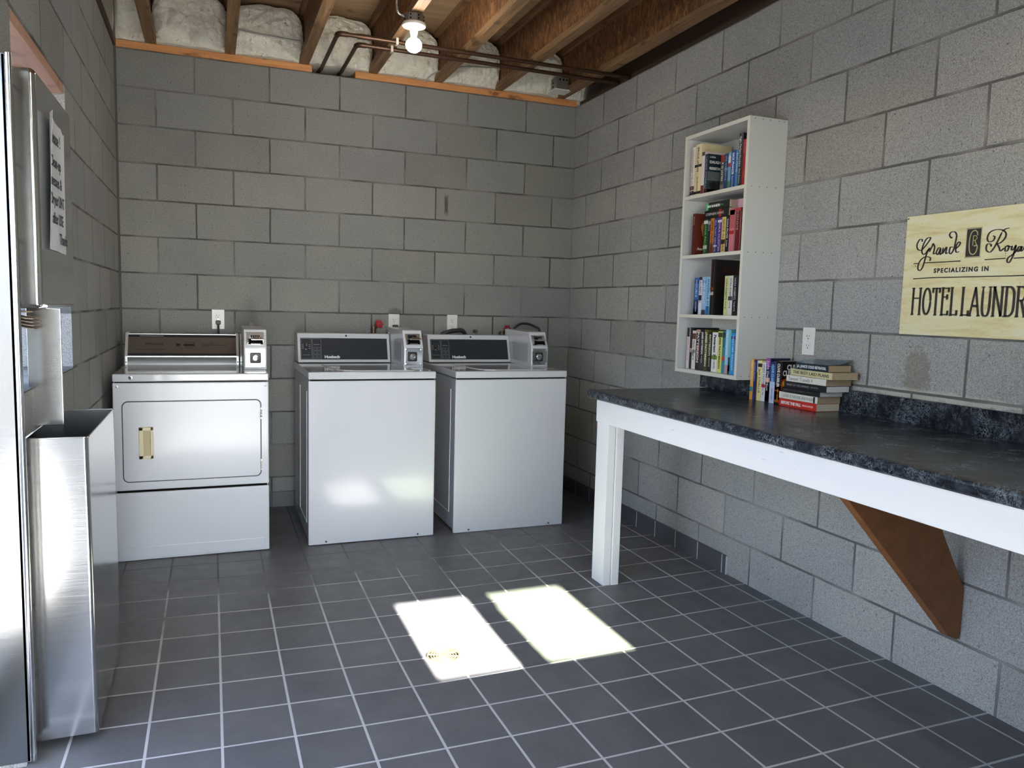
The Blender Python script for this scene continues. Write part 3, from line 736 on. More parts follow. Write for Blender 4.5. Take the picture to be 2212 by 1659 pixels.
    b = bmn(); lathe(b, P(cw*.52, ln-.014, 0), [(.0062, 0), (.005, .002)], 16, n_); obj('lock_hole', b, M_black, con)
    # coin box
    coinbox(t, x1-.112, x1-.001, yb+.0, -.575, ztop+.0, 1.117, M_white, False)
    b = bmn(); cyl(b, (x1-.1135, yb-.04, 1.09), (x1-.111, yb-.04, 1.09), .004, 10); obj('screw', b, M_zinc, t)
    for xx in (x0+.06, x1-.06):
        for yy in (yf+.08, yb-.08):
            b = bmn(); z_ = fz(xx, yy); cyl(b, (xx, yy, z_), (xx, yy, .03), .018, 14); obj('foot', b, M_black, t)
washer(.937, 1.609, 'white top loading coin washer in the middle, next to the dryer', 0)
washer(1.722, 2.392, 'white top loading coin washer on the right, nearest the folding table', 1)

# ------------------------------------------------------------------ dryer
def dryer():
    x0, x1, yf, yb, zt = .044, .743, -.860, -.12, .905
    t = thing('clothes_dryer', 'white front loading coin dryer with cream door handle in the left corner', 'dryer', ((x0+x1)/2, (yf+yb)/2, 0))
    b = bmn(); box(b, x0+.004, x1-.004, yf+.015, yb, .012, .866, .005); obj('cabinet', b, M_side_shaded, t)
    b = bmn(); box(b, x0, x1, yf-.002, yb+.01, .868, zt, .006, 3); top = obj('top_panel', b, M_whitetop, t)
    b = bmn(); box(b, x0, x1, yf, yf+.02, .346, .863, .006, 3); fp = obj('front_panel', b, M_white, t)
    b = bmn(); box(b, x0, x1, yf, yf+.02, .002, .336, .006, 3); kp = obj('lower_panel', b, M_white, t)
    for za, zb2 in ((.33, .35), (.858, .872)): b = bmn(); box(b, x0+.01, x1-.01, yf+.006, yf+.03, za, zb2); obj('seam', b, M_darkgap, t)
    b = bmn(); box(b, x0+.008, x1-.022, yf-.0035, yf+.002, .012, .068, .0025); obj('kick_emboss', b, M_white, kp)
    # door: dark groove, raised leaf
    def rrect(x0, x1, z0, z1, r, n=6):
        P = []
        for cx, cz, a0 in ((x1-r, z1-r, 0), (x0+r, z1-r, 90), (x0+r, z0+r, 180), (x1-r, z0+r, 270)):
            for i in range(n+1):
                a = math.radians(a0+90*i/n); P.append((cx+r*math.cos(a), cz+r*math.sin(a)))
        return P
    b = bmn(); prism(b, rrect(.081, .7075, .3855, .7765, .027), 'y', yf-.0012, yf+.004); obj('door_gap', b, plain('gap_grey', (.03, .033, .04), .5), fp)
    b = bmn(); prism(b, rrect(.0855, .7025, .3905, .7715, .023), 'y', yf-.0055, yf+.004, .0018); dr = obj('door', b, M_white, t)
    b = bmn()
    X0, X1, Z0, Z1 = .152, .216, .498, .652
    for a in ((X0, X0+.020, Z0, Z1), (X1-.014, X1, Z0, Z1), (X0, X1, Z0, Z0+.018), (X0, X1, Z1-.018, Z1)): box(b, a[0], a[1], yf-.011, yf-.004, a[2], a[3], .003)
    hd = obj('door_handle', b, M_ivory, dr); hd['label'] = 'cream recessed pull'
    b = bmn(); box(b, X0+.018, X1-.012, yf-.0065, yf-.005, Z0+.016, Z1-.016); obj('handle_recess', b, M_ivory_d, hd)
    for z in (.705, .445):
        b = bmn(); box(b, .7035, .7095, yf-.008, yf+.001, z-.028, z+.028, .001)
        for k in (-.014, .0, .014): cyl(b, (.7065, yf-.008, z+k-.006), (.7065, yf-.008, z+k+.006), .0035, 10)
        obj('hinge', b, M_zinc, fp)
    for x, z in ((.063, .845), (.725, .843)):
        b = bmn(); lathe(b, (x, yf-.0, z), [(.0065, 0), (.006, .002), (.003, .003)], 16, Vector((0, -1, 0))); s_ = obj('screw', b, M_zinc, fp)
        b = bmn(); cyl(b, (x, yf-.0025, z), (x, yf-.0036, z), .003, 10); obj('screw_socket', b, M_black, s_)
    b = bmn(); lathe(b, (.122, yf-.002, .887), [(.0095, 0), (.009, .003), (.006, .004)], 20, Vector((0, -1, 0))); lk = obj('lid_lock', b, M_chrome, top)
    b = bmn(); cyl(b, (.122, yf-.0055, .887), (.122, yf-.0068, .887), .0052, 14); obj('keyhole', b, M_black, lk)
    # console: tilted bronze face between end caps, front strip below
    cx0, cx1 = .046, .622
    yB, yM, yT = -.300, -.292, -.215
    b = bmn(); prism(b, [(yB+.004, zt), (yM+.004, .951), (yT+.004, 1.066), (yb, 1.066), (yb, zt)], 'x', cx0+.012, cx1-.012); con = obj('console', b, plain('console_grey', (.50, .51, .50), .35, .5), t)
    for xa, xb in ((cx0, cx0+.014), (cx1-.014, cx1), (cx1+.006, cx1+.018)):
        b = bmn(); prism(b, [(yB-.004, zt), (yM-.004, .951), (yT-.004, 1.075), (yb, 1.075), (yb, zt)], 'x', xa, xb, .002); ec = obj('end_cap', b, M_bright, con)
        b = bmn(); cyl(b, ((xa+xb)/2, yB-.003, zt+.014), ((xa+xb)/2, yB-.0055, zt+.014), .0035, 10); obj('screw', b, M_black, ec)
    vd = Vector((0, yT-yM, 1.066-.951)); ln = vd.length; vd.normalize(); n_ = Vector((0, -vd.z, vd.y)); o0 = Vector((cx0+.014, yM+.004, .951))
    cw = cx1-cx0-.028
    def slab(u0, u1, v0, v1, h0, h1):
        bb = bmesh.new(); bmesh.ops.create_cube(bb, size=1)
        for q in bb.verts: q.co = Vector(((u0+u1)/2+q.co.x*(u1-u0), (v0+v1)/2+q.co.y*(v1-v0), (h0+h1)/2+q.co.z*(h1-h0)))
        m = Matrix.Identity(4)
        for i in range(3): m[i][0] = (1, 0, 0)[i]; m[i][1] = vd[i]; m[i][2] = n_[i]; m[i][3] = o0[i]
        bb.transform(m); return bb
    b = bmn(); _merge(b, slab(0, cw, .004, ln-.003, 0, .0015)); bk = obj('black_border', b, M_black, con)
    b = bmn(); _merge(b, slab(0, cw, .016, ln-.020, .001, .0025)); fp2 = obj('control_panel', b, M_brown, con)
    b = bmn(); _merge(b, slab(.238, .257, .062, .078, .002, .0035)); _merge(b, slab(.275, .332, .062, .076, .002, .0035)); obj('button_window', b, M_black, fp2)
    b = bmn(); _merge(b, place(text_bm('Whirlpool', .022, .0003, 1.0), o0+Vector((.082, 0, 0))+vd*.068+n_*.003, (1, 0, 0), vd))
    for u0, u1, v in ((.045, .185, .038), (.275, .335, .086), (.285, .32, .050), (.41, .445, .085), (.37, .43, .076), (.37, .50, .068), (.37, .41, .060)):
        _merge(b, slab(u0, u1, v, v+.0022, .002, .0032))
    obj('lettering', b, M_brownpr, fp2)
    b = bmn(); _merge(b, slab(.055, .175, ln-.014, ln-.011, .001, .0028)); obj('border_print', b, M_line, fp2)
    b = bmn(); box(b, cx0+.012, cx1-.012, yM-.004, yM+.006, .944, .953, .002); box(b, cx0+.012, cx1-.012, yT-.002, yT+.01, 1.064, 1.070, .002); obj('trim_strip', b, M_bright, con)
    b = bmn(); box(b, cx0+.014, cx1-.014, yB+.000, yB+.006, .934, .943); obj('shadow_strip', b, plain('strip_dark', (.12, .12, .12), .5), con)
    coinbox(t, .636, .748, -.14, -.640, zt, 1.113, plain('coin_side', (.62, .62, .62), .35), True)
    for xx in (x0+.05, x1-.05):
        for yy in (yf+.06, yb-.06):
            b = bmn(); cyl(b, (xx, yy, fz(xx, yy)), (xx, yy, .02), .016, 14); obj('foot', b, plain('foot_grey', (.4, .4, .4), .5), t)
dryer()

# ------------------------------------------------------------------ counter / folding table
def table():
    ztop = .89; xf = 2.118; y0, y1 = -1.655, -4.9
    t = thing('folding_table', 'long white framed folding table with dark marbled laminate top along the right wall', 'table', (2.45, -2.5, 0))
    b = bmn(); r = .008
    prof = [(xf+.006, ztop-.038), (xf, ztop-.032), (xf-.001, ztop-.014), (xf+.004, ztop-.004), (xf+.014, ztop), (W-.001, ztop), (W-.001, ztop-.02), (xf+.04, ztop-.02), (xf+.035, ztop-.038)]
    prism(b, prof, 'y', y1, y0); top = obj('countertop', b, M_lam, t)
    b = bmn(); prism(b, [(W-.022, ztop), (W-.022, ztop+.080), (W-.016, ztop+.088), (W-.001, ztop+.088), (W-.001, ztop)], 'y', y1, -1.604); obj('backsplash', b, M_lam, t)
    b = bmn(); box(b, 2.150, 2.188, y1, -1.690, .745, .8515, .003); obj('apron', b, M_wpaint, t)
    b = bmn(); box(b, 2.188, 2.226, y1, -1.700, .775, .8515, .003); obj('inner_rail', b, M_wpaint, t)
    b = bmn(); box(b, 2.226, W-.002, -1.735, -1.700, .775, .8515, .003); obj('end_rail', b, M_wpaint, t)
    zf = fz(2.2, -1.76)
    b = bmn(); box(b, 2.154, 2.193, -1.806, -1.694, zf, .748, .003); leg = obj('leg', b, M_wpaint, t)
    b = bmn(); box(b, 2.196, 2.234, -1.812, -1.705, zf, .748, .003); obj('leg', b, M_wpaint, t)
    b = bmn(); prism(b, [(2.232, .745), (2.58, .745), (W-.002, .372), (W-.002, .215), (2.785, .198), (2.745, .215)], 'y', -3.11, -3.072, .003)
    st = obj('brace', b, M_strut, t); st['label'] = 'brown stained diagonal board'
    b = bmn(); box(b, 2.15, 2.188, -4.88, -4.79, 0, .748, .003); obj('leg', b, M_wpaint, t)
table()

# ------------------------------------------------------------------ bookcase
BX = 2.600
def bookcase():
    t = thing('wall_bookcase', 'narrow white four-shelf bookcase hung on the right wall above the table', 'bookcase', (BX+.1, -1.89, .974))
    yl, yr, th = -1.643, -2.118, .0165
    b = bmn(); box(b, BX, W-.001, yr, yr+th, .974, 2.093, .0008); sd_ = obj('side_panel', b, M_melam, t)
    for z in (.990, 1.246, 1.526, 1.803, 2.083):
        for x in (2.625, 2.665, 2.705, 2.75, 2.778)[:4 if z < 2 else 5]:
            bb = bmn(); cyl(bb, (x, yr-.0008, z+.002*(x > 2.7)), (x, yr+.002, z), .0022, 8); obj('screw', bb, plain('screw_dark', (.12, .12, .12), .5), sd_)
    b = bmn(); box(b, BX, W-.001, yl-th, yl, .974, 2.093, .0008); obj('side_panel', b, M_melam, t)
    b = bmn(); box(b, BX, W-.001, yr+th, yl-th, 2.077, 2.093, .0005); obj('top_panel', b, M_melam, t)
    b = bmn(); box(b, BX, W-.001, yr+th, yl-th, .974, .991, .0005); obj('bottom_panel', b, M_melam, t)
    for z in (1.252, 1.532, 1.810):
        b = bmn(); box(b, BX+.001, W-.006, yr+th, yl-th, z-.0155, z, .0005); sh = obj('shelf', b, M_melam, t)
        b = bmn(); box(b, BX, BX+.0012, yr+th, yl-th, z-.0155, z); obj('edge_band', b, M_melamedge, sh)
    b = bmn()
    for a in ((yr, yr+th, .974, 2.093), (yl-th, yl, .974, 2.093), (yr+th, yl-th, 2.077, 2.093), (yr+th, yl-th, .974, .991)): box(b, BX-.0008, BX+.0002, a[0], a[1], a[2], a[3])
    obj('edge_band', b, M_melamedge, t)
    b = bmn(); box(b, W-.006, W-.001, yr+th, yl-th, .991, 2.077); obj('back_panel', b, M_melam, t)
bookcase()

# ------------------------------------------------------------------ books
def cm(c, r=.38): 
    key = 'cover_%d_%d_%d' % tuple(int(255*min(1, x)) for x in c)
    return plain(key, c, r, fleck=.07)
def K(r, g, b_): return srgb(r, g, b_)
def book(loc, rot, th, depth, h, cover, label, group, bands=(), title=None, tcol=(.85, .85, .82), tsize=None, sub=None, subcol=None, hard=False, page=None, art=(), name=None, tpos=.06, bold=0):
    """local frame: X thickness, Y depth (spine at 0, facing -Y), Z height"""
    nm = name or ('hardback_book' if hard else 'paperback_book')
    o = bpy.data.objects.new(nm, None); C.objects.link(o); o.empty_display_size = .03
    o.matrix_world = Matrix.Translation(loc) @ rot
    o['label'] = label; o['category'] = 'book'; o['group'] = group; o['_l'] = 1
    ct = .0026 if hard else .0010; ov = .003 if hard else 0
    b = bmn(); box(b, 0, ct, .001, depth, 0, h, .0004, 1); box(b, th-ct, th, .001, depth, 0, h, .0004, 1)
    if hard: prism(b, [(0, .004), (th*.12, .001), (th*.5, -.0012), (th*.88, .001), (th, .004), (th-ct, .006), (ct, .006)], 'z', 0, h)
    else: box(b, 0, th, 0, .0014, 0, h, .0005, 1)
    cv = obj('cover', b, cm(cover), o)
    b = bmn(); box(b, ct, th-ct, .0014, depth-ov-.001, ov+.0005, h-ov-.0008); obj('page_block', b, page or M_page, o)
    yS = -.0016 if hard else -.0003
    for i, (z0, z1, c) in enumerate(bands):
        bb = bmn(); box(bb, .0004, th-.0004, yS, .0008, z0*h, z1*h); obj('spine_band', bb, cm(c), cv)
    if title:
        sz = tsize or min(th*.62, .017)
        mb = text_bm(title, sz, bold*sz*.03, 1.0)
        L = max(v.co.x for v in mb.verts); mb.free()
        avail = h*(1-tpos*2)*(.62 if sub else 1.0); sx = min(1.25, avail/L)
        bb = place(text_bm(title, sz, bold*sz*.03, sx), (th*.5-sz*.34, yS-.0003, h*(1-tpos)), (0, 0, -1), (1, 0, 0)); obj('spine_title', bb, plain('ink_%d_%d_%d' % tuple(int(255*x) for x in tcol), tcol, .5), cv)
        if sub:
            s2 = sz*.62; mb = text_bm(sub, s2, 0, 1.0); L2 = max(v.co.x for v in mb.verts); mb.free()
            sx2 = min(1.1, h*.28/L2); c2 = subcol or tcol
            bb = place(text_bm(sub, s2, 0, sx2), (th*.5-s2*.3, yS-.0003, h*.36), (0, 0, -1), (1, 0, 0)); obj('author_line', bb, plain('ink_%d_%d_%d' % tuple(int(255*x) for x in c2), c2, .5), cv)
    for a in art:            # flat printing on the visible front cover
        kind = a[0]
        if kind == 'rect':
            bb = bmn(); box(bb, th-.0006, th+.0003, a[1]*depth, a[2]*depth, a[3]*h, a[4]*h); obj('cover_print', bb, cm(a[5]), cv)
        elif kind == 'blob':
            bb = bmn(); rr_ = random.Random(a[6]); P_ = [(a[1]*depth+a[3]*depth*math.cos(q*.449)*(.7+.6*rr_.random()), a[2]*h+a[4]*h*math.sin(q*.449)*(.7+.6*rr_.random())) for q in range(14)]
            P_ = [(min(max(p, .002), depth-.001), min(max(q, .002), h-.001)) for p, q in P_]
            prism(bb, P_, 'x', th-.0006, th+.0004+.0001*a[6]); obj('cover_print', bb, cm(a[5]), cv)
        else:
            bb = place(text_bm(a[1], a[4], a[4]*.03, a[6] if len(a) > 6 else 1), (th+.0014, a[2]*depth, a[3]*h), (0, 1, 0), (0, 0, 1)); obj('cover_lettering', bb, plain('ink_%d_%d_%d' % tuple(int(255*x) for x in a[5]), a[5], .5), cv)
    return o
RS = Matrix(((0, 1, 0, 0), (-1, 0, 0, 0), (0, 0, 1, 0), (0, 0, 0, 1)))        # standing, spine to -X, local X -> -Y
RL = Matrix(((0, 1, 0, 0), (0, 0, 1, 0), (1, 0, 0, 0), (0, 0, 0, 1)))         # lying, spine to -X, local X -> +Z, local Z -> +Y
def stand(y0, y1, xs, z, h, cover, label, group, depth=.108, **k):
    if group == 'books standing in a row on the countertop':
        y0, y1 = [-2.1215-(-y-2.090)*.862 for y in (y0, y1)]; depth = .102
    return book((xs, y0, z), RS, abs(y1-y0)-.0006, depth, h, cover, label, group, **k)
def lie(y_top, length, xs, z0, z1, cover, label, group, depth=.108, tilt=0, **k):
    rot = Matrix.Rotation(tilt, 4, 'Z') @ RL
    return book((xs, y_top-length, z0), rot, z1-z0-.0006, depth, length, cover, label, group, **k)
wh = (.8, .79, .74); bl = (.02, .02, .022)
G1 = 'books on the top shelf of the bookcase'; z = 1.8105
stand(-1.688, -1.718, 2.607, z, .225, K(214, 212, 204), 'white hardback with faint pink title, leftmost on the top bookcase shelf', G1, .15, hard=True, title='MARIA MCCANN THE WILDING', tcol=K(190, 130, 130), bands=[(.02, .10, K(30, 30, 30)), (.12, .2, K(70, 50, 50))], page=M_page3)
stand(-1.719, -1.772, 2.607, z, .232, K(222, 208, 164), 'thick cream hardback with a small black bird figure, second on the top shelf', G1, .165, hard=True, title='ERICA JAMES', tcol=K(90, 84, 70), tsize=.016, sub='LOVE AND DEVOTION', bands=[(.55, .60, K(25, 25, 25)), (.02, .07, K(25, 25, 25))])
stand(-1.773, -1.797, 2.607, z, .192, K(226, 214, 216), 'pinkish white paperback beside the thick cream hardback on the top shelf', G1, .13, bands=[(.0, .2, K(110, 40, 45)), (.9, .99, K(70, 60, 66))], page=M_page3)
stand(-1.798, -1.824, 2.607, z, .176, K(24, 46, 58), 'dark teal paperback whose grey landscape cover sticks out, top shelf', G1, .12, title='LAURA MORELLI', tcol=K(150, 170, 180), bands=[(.0, .12, K(60, 20, 24))],
      art=[('rect', .0, 1, .0, .32, K(52, 58, 60)), ('rect', .0, 1, .32, .55, K(96, 106, 108)), ('rect', 0, 1, .02, .1, K(80, 24, 30)), ('text', 'LAURA', .06, .90, .010, K(190, 190, 190)), ('text', 'DAUGHTER', .06, .76, .017, K(220, 220, 214)), ('text', 'RESISTANCE', .06, .60, .016, K(220, 220, 214)), ('blob', .25, .2, .16, .10, K(26, 30, 32), 1)])
stand(-1.860, -1.888, 2.65, z, .165, K(70, 72, 70), 'grey paperback with a red top panel and white title, mid top shelf', G1, title='P D JAMES', tcol=K(235, 232, 225), tsize=.015, bands=[(.82, 1, K(150, 30, 30)), (0, .2, K(120, 120, 110))], tpos=.2)
stand(-1.889, -1.914, 2.65, z, .167, K(30, 62, 112), 'navy blue paperback with pale specks between grey and sky blue ones', G1, bands=[(.55, .62, K(90, 130, 180)), (.3, .4, K(20, 40, 80))], title='the way home', tcol=K(150, 180, 215))
stand(-1.915, -1.934, 2.65, z, .168, K(120, 170, 200), 'sky blue and green paperback with a red bird mark on the top shelf', G1, bands=[(0, .25, K(80, 140, 90)), (.62, .72, K(180, 40, 40)), (.72, .9, K(200, 215, 215))], title='island', tcol=K(240, 240, 235))
stand(-1.935, -1.966, 2.65, z, .172, K(22, 72, 152), 'bright blue paperback with large white title lettering, top shelf', G1, title='DICK FRANCIS', tcol=K(236, 238, 240), tsize=.018, bold=1, sub='Second Wind')
stand(-1.967, -1.990, 2.65, z, .168, K(70, 140, 190), 'light blue paperback just left of the tall black book, top shelf', G1, title='Even Money', tcol=K(205, 225, 235))
stand(-1.991, -2.020, 2.645, z, .236, K(18, 20, 34), 'tall black hardback with white spine title, right part of the top shelf', G1, .15, hard=True, title='Eight Perfect Murders', sub='Peter Swanson', tcol=K(225, 225, 225), tsize=.017)
stand(-2.021, -2.046, 2.645, z, .205, K(180, 20, 38), 'bright red hardback, rightmost on the top bookcase shelf', G1, .14, hard=True, title='Taltos', tcol=K(230, 130, 120), sub='a novel')
G2 = 'books on the second shelf of the bookcase'; z = 1.5325
stand(-1.724, -1.750, 2.607, z, .192, K(84, 26, 20), 'dark red paperback with an orange portrait cover, leftmost on the second shelf', G2, .125, title='Anna', tcol=K(190, 150, 120), art=[('rect', .0, .55, .0, 1, K(96, 32, 18)), ('blob', .55, .62, .3, .26, K(176, 120, 66), 1), ('blob', .6, .65, .18, .16, K(214, 178, 120), 2), ('text', 'Anna', .1, .12, .018, K(210, 200, 180))], page=M_page)
def ys(): pass
stand(-1.768, -1.798, 2.64, z, .166, K(24, 70, 34), 'dark green paperback with white dots under the stacked pair, second shelf', G2, title='DIANA PALMER', tcol=K(120, 190, 110), bands=[(.86, .95, K(225, 225, 220)), (.16, .26, K(200, 205, 190))])
stand(-1.799, -1.820, 2.64, z, .164, K(34, 36, 42), 'narrow black paperback between the green and orange ones, second shelf', G2, title='TEXAS', tcol=K(170, 170, 175), bands=[(.84, .93, K(150, 150, 155))])
stand(-1.821, -1.847, 2.64, z, .164, K(196, 116, 40), 'orange paperback in the middle of the second shelf', G2, title='AFTER MIDNIGHT', tcol=K(90, 50, 20), bands=[(0, .3, K(120, 60, 30))])
stand(-1.848, -1.873, 2.64, z, .164, K(36, 42, 110), 'deep blue paperback with silver title next to the orange one', G2, title='ALL THAT REMAINS', tcol=K(170, 180, 220), bands=[(.2, .24, K(220, 220, 220))])
stand(-1.874, -1.904, 2.64, z, .163, K(84, 50, 120), 'purple paperback with pale title, second shelf of the bookcase', G2, title='NORA HUNTER', tcol=K(200, 180, 215), bands=[(.86, .93, K(225, 220, 230)), (0, .2, K(60, 50, 90))])
stand(-1.905, -1.934, 2.64, z, .162, K(214, 190, 116), 'pale yellow paperback with a black figure, second shelf', G2, title='ONCE IN PARIS', tcol=K(60, 48, 24), bands=[(.25, .38, K(30, 26, 20))])
stand(-1.935, -1.960, 2.64, z, .161, K(20, 20, 22), 'black paperback with white title left of the pink one, second shelf', G2, title='DIANA PALMER', tcol=K(220, 220, 220), sub='Outlaw')
stand(-1.961, -1.995, 2.64, z, .192, K(206, 120, 136), 'pink paperback with mottled flowers and white title, second shelf', G2, title='Plantation', tcol=K(245, 235, 235), bands=[(.55, 1, K(190, 90, 96)), (.86, .97, K(225, 190, 180)), (.42, .5, K(170, 30, 40))], tpos=.5)
stand(-1.996, -2.040, 2.64, z, .192, K(112, 18, 34), 'thick dark red hardback, rightmost on the second shelf', G2, .13, hard=True, title='COYOTE', tcol=K(220, 160, 160), bands=[(.93, 1, K(180, 60, 70))])
lie(-1.771, .183, 2.638, 1.698, 1.7345, K(22, 20, 22), 'black paperback with a red blot, lower of two lying on the second shelf books', G2, title='STEPHEN KING', tcol=K(190, 185, 180), tsize=.016, bands=[(.30, .40, K(170, 26, 32))], page=M_page)
lie(-1.779, .174, 2.640, 1.7355, 1.770, K(16, 30, 20), 'black paperback with green and white title, upper of two lying on the second shelf', G2, title='IAN RANKIN', tcol=K(232, 236, 232), tsize=.016, sub='Exit', subcol=K(60, 190, 90), bands=[(.9, 1, K(90, 200, 120))], bold=1)
lie(-1.957, .082, 2.650, 1.7255, 1.764, K(190, 140, 150), 'pink and tan paperback lying on top of the pink and dark red books', G2, depth=.10, bands=[(.5, 1, K(150, 130, 118)), (0, .4, K(214, 170, 190))], name='paperback_book')
G3 = 'books on the third shelf of the bookcase'; z = 1.2525
stand(-1.728, -1.766, 2.63, z, .174, K(60, 104, 168), 'blue and navy paperback with white lettering, leftmost on the third shelf', G3, title='DOUBLE', sub='HAWTHORNE', tcol=K(205, 220, 240), bands=[(0, .4, K(24, 32, 66)), (0, .14, K(190, 205, 225)), (.85, .93, K(30, 50, 100))])
stand(-1.768, -1.792, 2.63, z, .176, K(216, 216, 214), 'white paperback with a black mark between two blue ones, third shelf', G3, title='LAUREN FOX', tcol=K(50, 50, 60), bands=[(.38, .52, K(26, 30, 40)), (.92, 1, K(30, 30, 40))])
stand(-1.793, -1.825, 2.63, z, .176, K(150, 178, 214), 'pale periwinkle paperback in the blue group on the third shelf', G3, title='FIRST SIGHT', tcol=K(215, 228, 245), bands=[(0, .13, K(50, 54, 70)), (.82, .92, K(90, 140, 200))])
stand(-1.827, -1.855, 2.63, z, .176, K(140, 200, 226), 'light turquoise paperback with dark blue title, third shelf', G3, title='DANIELLE STEEL', tcol=K(24, 60, 120), bands=[(0, .22, K(40, 120, 170))])
stand(-1.856, -1.878, 2.63, z, .175, K(226, 168, 124), 'peach paperback against the tall black book, third shelf', G3, title='Granny Dan', tcol=K(180, 90, 90), bands=[(.26, .36, K(110, 130, 160))])
stand(-1.880, -1.905, 2.612, z, .252, K(20, 14, 14), 'tall black hardback with dark red title, standing mid third shelf', G3, .165, hard=True, title='NORA ROBERTS', tcol=K(96, 20, 20), bands=[(.36, .42, K(200, 190, 175)), (.45, .5, K(130, 70, 40))],
      art=[('text', 'NORA', .30, .76, .040, K(70, 16, 16)), ('text', 'ROBERTS', .22, .56, .028, K(60, 16, 16)), ('rect', .03, .06, 0, 1, K(46, 40, 40))])
stand(-1.962, -1.991, 2.63, z, .176, K(206, 208, 148), 'pale green paperback with script title, third shelf right group', G3, title='NORA ROBERTS', tcol=K(70, 90, 50), sub='Finding')
stand(-1.992, -2.021, 2.63, z, .176, K(216, 216, 208), 'white paperback with a small purple scene, third shelf right group', G3, title='NORA ROBERTS', tcol=K(90, 90, 90), sub='Loving', bands=[(.38, .48, K(60, 50, 80))])
stand(-2.022, -2.053, 2.63, z, .177, K(20, 20, 24), 'black paperback with white title, rightmost on the third shelf', G3, title='NORA ROBERTS', sub='TRIBUTE', tcol=K(200, 200, 205))
G4 = 'books on the bottom shelf of the bookcase'; z = .9915
stand(-1.690, -1.710, 2.63, z, .196, K(224, 214, 210), 'white paperback with a black photo at the top, leftmost on the bottom shelf', G4, title='PATRICIA', tcol=K(190, 80, 80), sub='Cornwell', bands=[(.78, 1, K(30, 30, 32))], tpos=.24)
stand(-1.711, -1.733, 2.632, z, .198, K(24, 22, 24), 'black hardback, tallest spine of the bottom shelf at its left', G4, .15, hard=True, title='HUNTER', tcol=K(90, 80, 80), bands=[(.4, .5, K(180, 150, 140))])
stand(-1.734, -1.764, 2.63, z, .184, K(226, 220, 214), 'white paperback with a brown picture near the top, bottom shelf', G4, title='Mary Higgins', tcol=K(60, 60, 60), bands=[(.78, .93, K(100, 60, 50)), (.42, .5, K(150, 150, 150))], tpos=.24)
stand(-1.765, -1.798, 2.63, z, .190, K(40, 32, 32), 'black paperback with white bars and a reddish centre, bottom shelf', G4, title='PATTERSON', tcol=K(225, 222, 218), tsize=.021, bold=1, bands=[(.30, .66, K(94, 52, 44)), (.92, 1, K(200, 150, 130))])
stand(-1.800, -1.831, 2.63, z, .191, K(22, 20, 22), 'black paperback with bold white title left of the olive one', G4, title='JAMES PATTERSON', tcol=K(236, 234, 230), tsize=.018, bold=1, sub='Private', bands=[(0, .3, K(60, 46, 46))])
stand(-1.832, -1.858, 2.63, z, .191, K(96, 96, 26), 'olive paperback with bold white title, bottom shelf', G4, title='JAMES PATTERSON', tcol=K(240, 238, 214), tsize=.015, bold=1, bands=[(0, .25, K(60, 62, 14))])
stand(-1.859, -1.891, 2.63, z, .182, K(26, 26, 22), 'black paperback with yellow-white title right of the olive one', G4, title='PATTERSON', sub='PRIVATE', tcol=K(226, 222, 180), tsize=.017, bold=1)
stand(-1.892, -1.934, 2.63, z, .182, K(228, 228, 222), 'wide white paperback with large black title and numeral, bottom shelf', G4, title='Patterson 7', sub='7th HEAVEN', tcol=K(20, 20, 20), tsize=.023, bold=1, bands=[(.32, .42, K(120, 140, 60))])
stand(-1.935, -1.967, 2.63, z, .188, K(220, 218, 120), 'yellow paperback with brown title, bottom shelf right half', G4, title='JAMES PATTERSON', tcol=K(80, 76, 20), tsize=.015, bold=1, bands=[(.86, .97, K(60, 70, 40))])
stand(-1.968, -1.990, 2.63, z, .190, K(60, 138, 150), 'teal paperback with a white top, bottom shelf', G4, title='DREAMS', tcol=K(30, 80, 100), bands=[(.84, .97, K(30, 60, 60)), (.3, .4, K(200, 80, 50))])
stand(-1.991, -2.013, 2.63, z, .199, K(150, 206, 232), 'pale sky blue paperback with white title, tall, bottom shelf', G4, title='The Lucky One', tcol=K(235, 242, 248), bands=[(0, .2, K(190, 150, 160))])
stand(-2.014, -2.029, 2.63, z, .198, K(110, 190, 196), 'narrow aqua paperback with a dark green foot, bottom shelf', G4, bands=[(0, .38, K(40, 60, 46)), (.06, .2, K(150, 60, 80))])
stand(-2.030, -2.060, 2.63, z, .184, K(36, 150, 214), 'bright blue paperback with white title, rightmost on the bottom shelf', G4, title='HEATHER GRAHAM', tcol=K(235, 240, 245), tsize=.014, bands=[(.84, .93, K(20, 60, 140))])
# row on the countertop
G5 = 'books standing in a row on the countertop'; z = .8905
XS = 2.672
stand(-2.090, -2.113, XS, z, .176, K(238, 176, 88), 'orange paperback, leftmost of the row standing on the countertop', G5, title='Beach House', tcol=K(240, 226, 190), bands=[(.2, .32, K(60, 140, 130)), (.0, .2, K(236, 160, 60))], page=M_page3)
stand(-2.114, -2.130, XS, z, .174, K(28, 32, 92), 'narrow navy paperback second in the countertop row', G5, title='SANDRA BROWN', tcol=K(190, 195, 225), bands=[(.0, .15, K(40, 50, 130))])
stand(-2.131, -2.143, XS+.004, z, .173, K(170, 190, 210), 'thin pale blue paperback behind the navy one in the countertop row', G5, bands=[(.0, .7, K(120, 90, 40))])
stand(-2.144, -2.176, XS, z, .173, K(236, 222, 160), 'cream paperback with a black sketch near the top, countertop row', G5, title='Jack CHALLIS', tcol=K(90, 80, 50), bands=[(.84, .93, K(40, 34, 24))], tpos=.2, tsize=.018)
stand(-2.178, -2.205, XS, z, .168, K(226, 222, 222), 'white paperback with a small red mark, countertop row', G5, title='JOJO MOYES', tcol=K(90, 90, 110), tsize=.016, bands=[(.36, .44, K(190, 40, 40))], sub='Still Me')
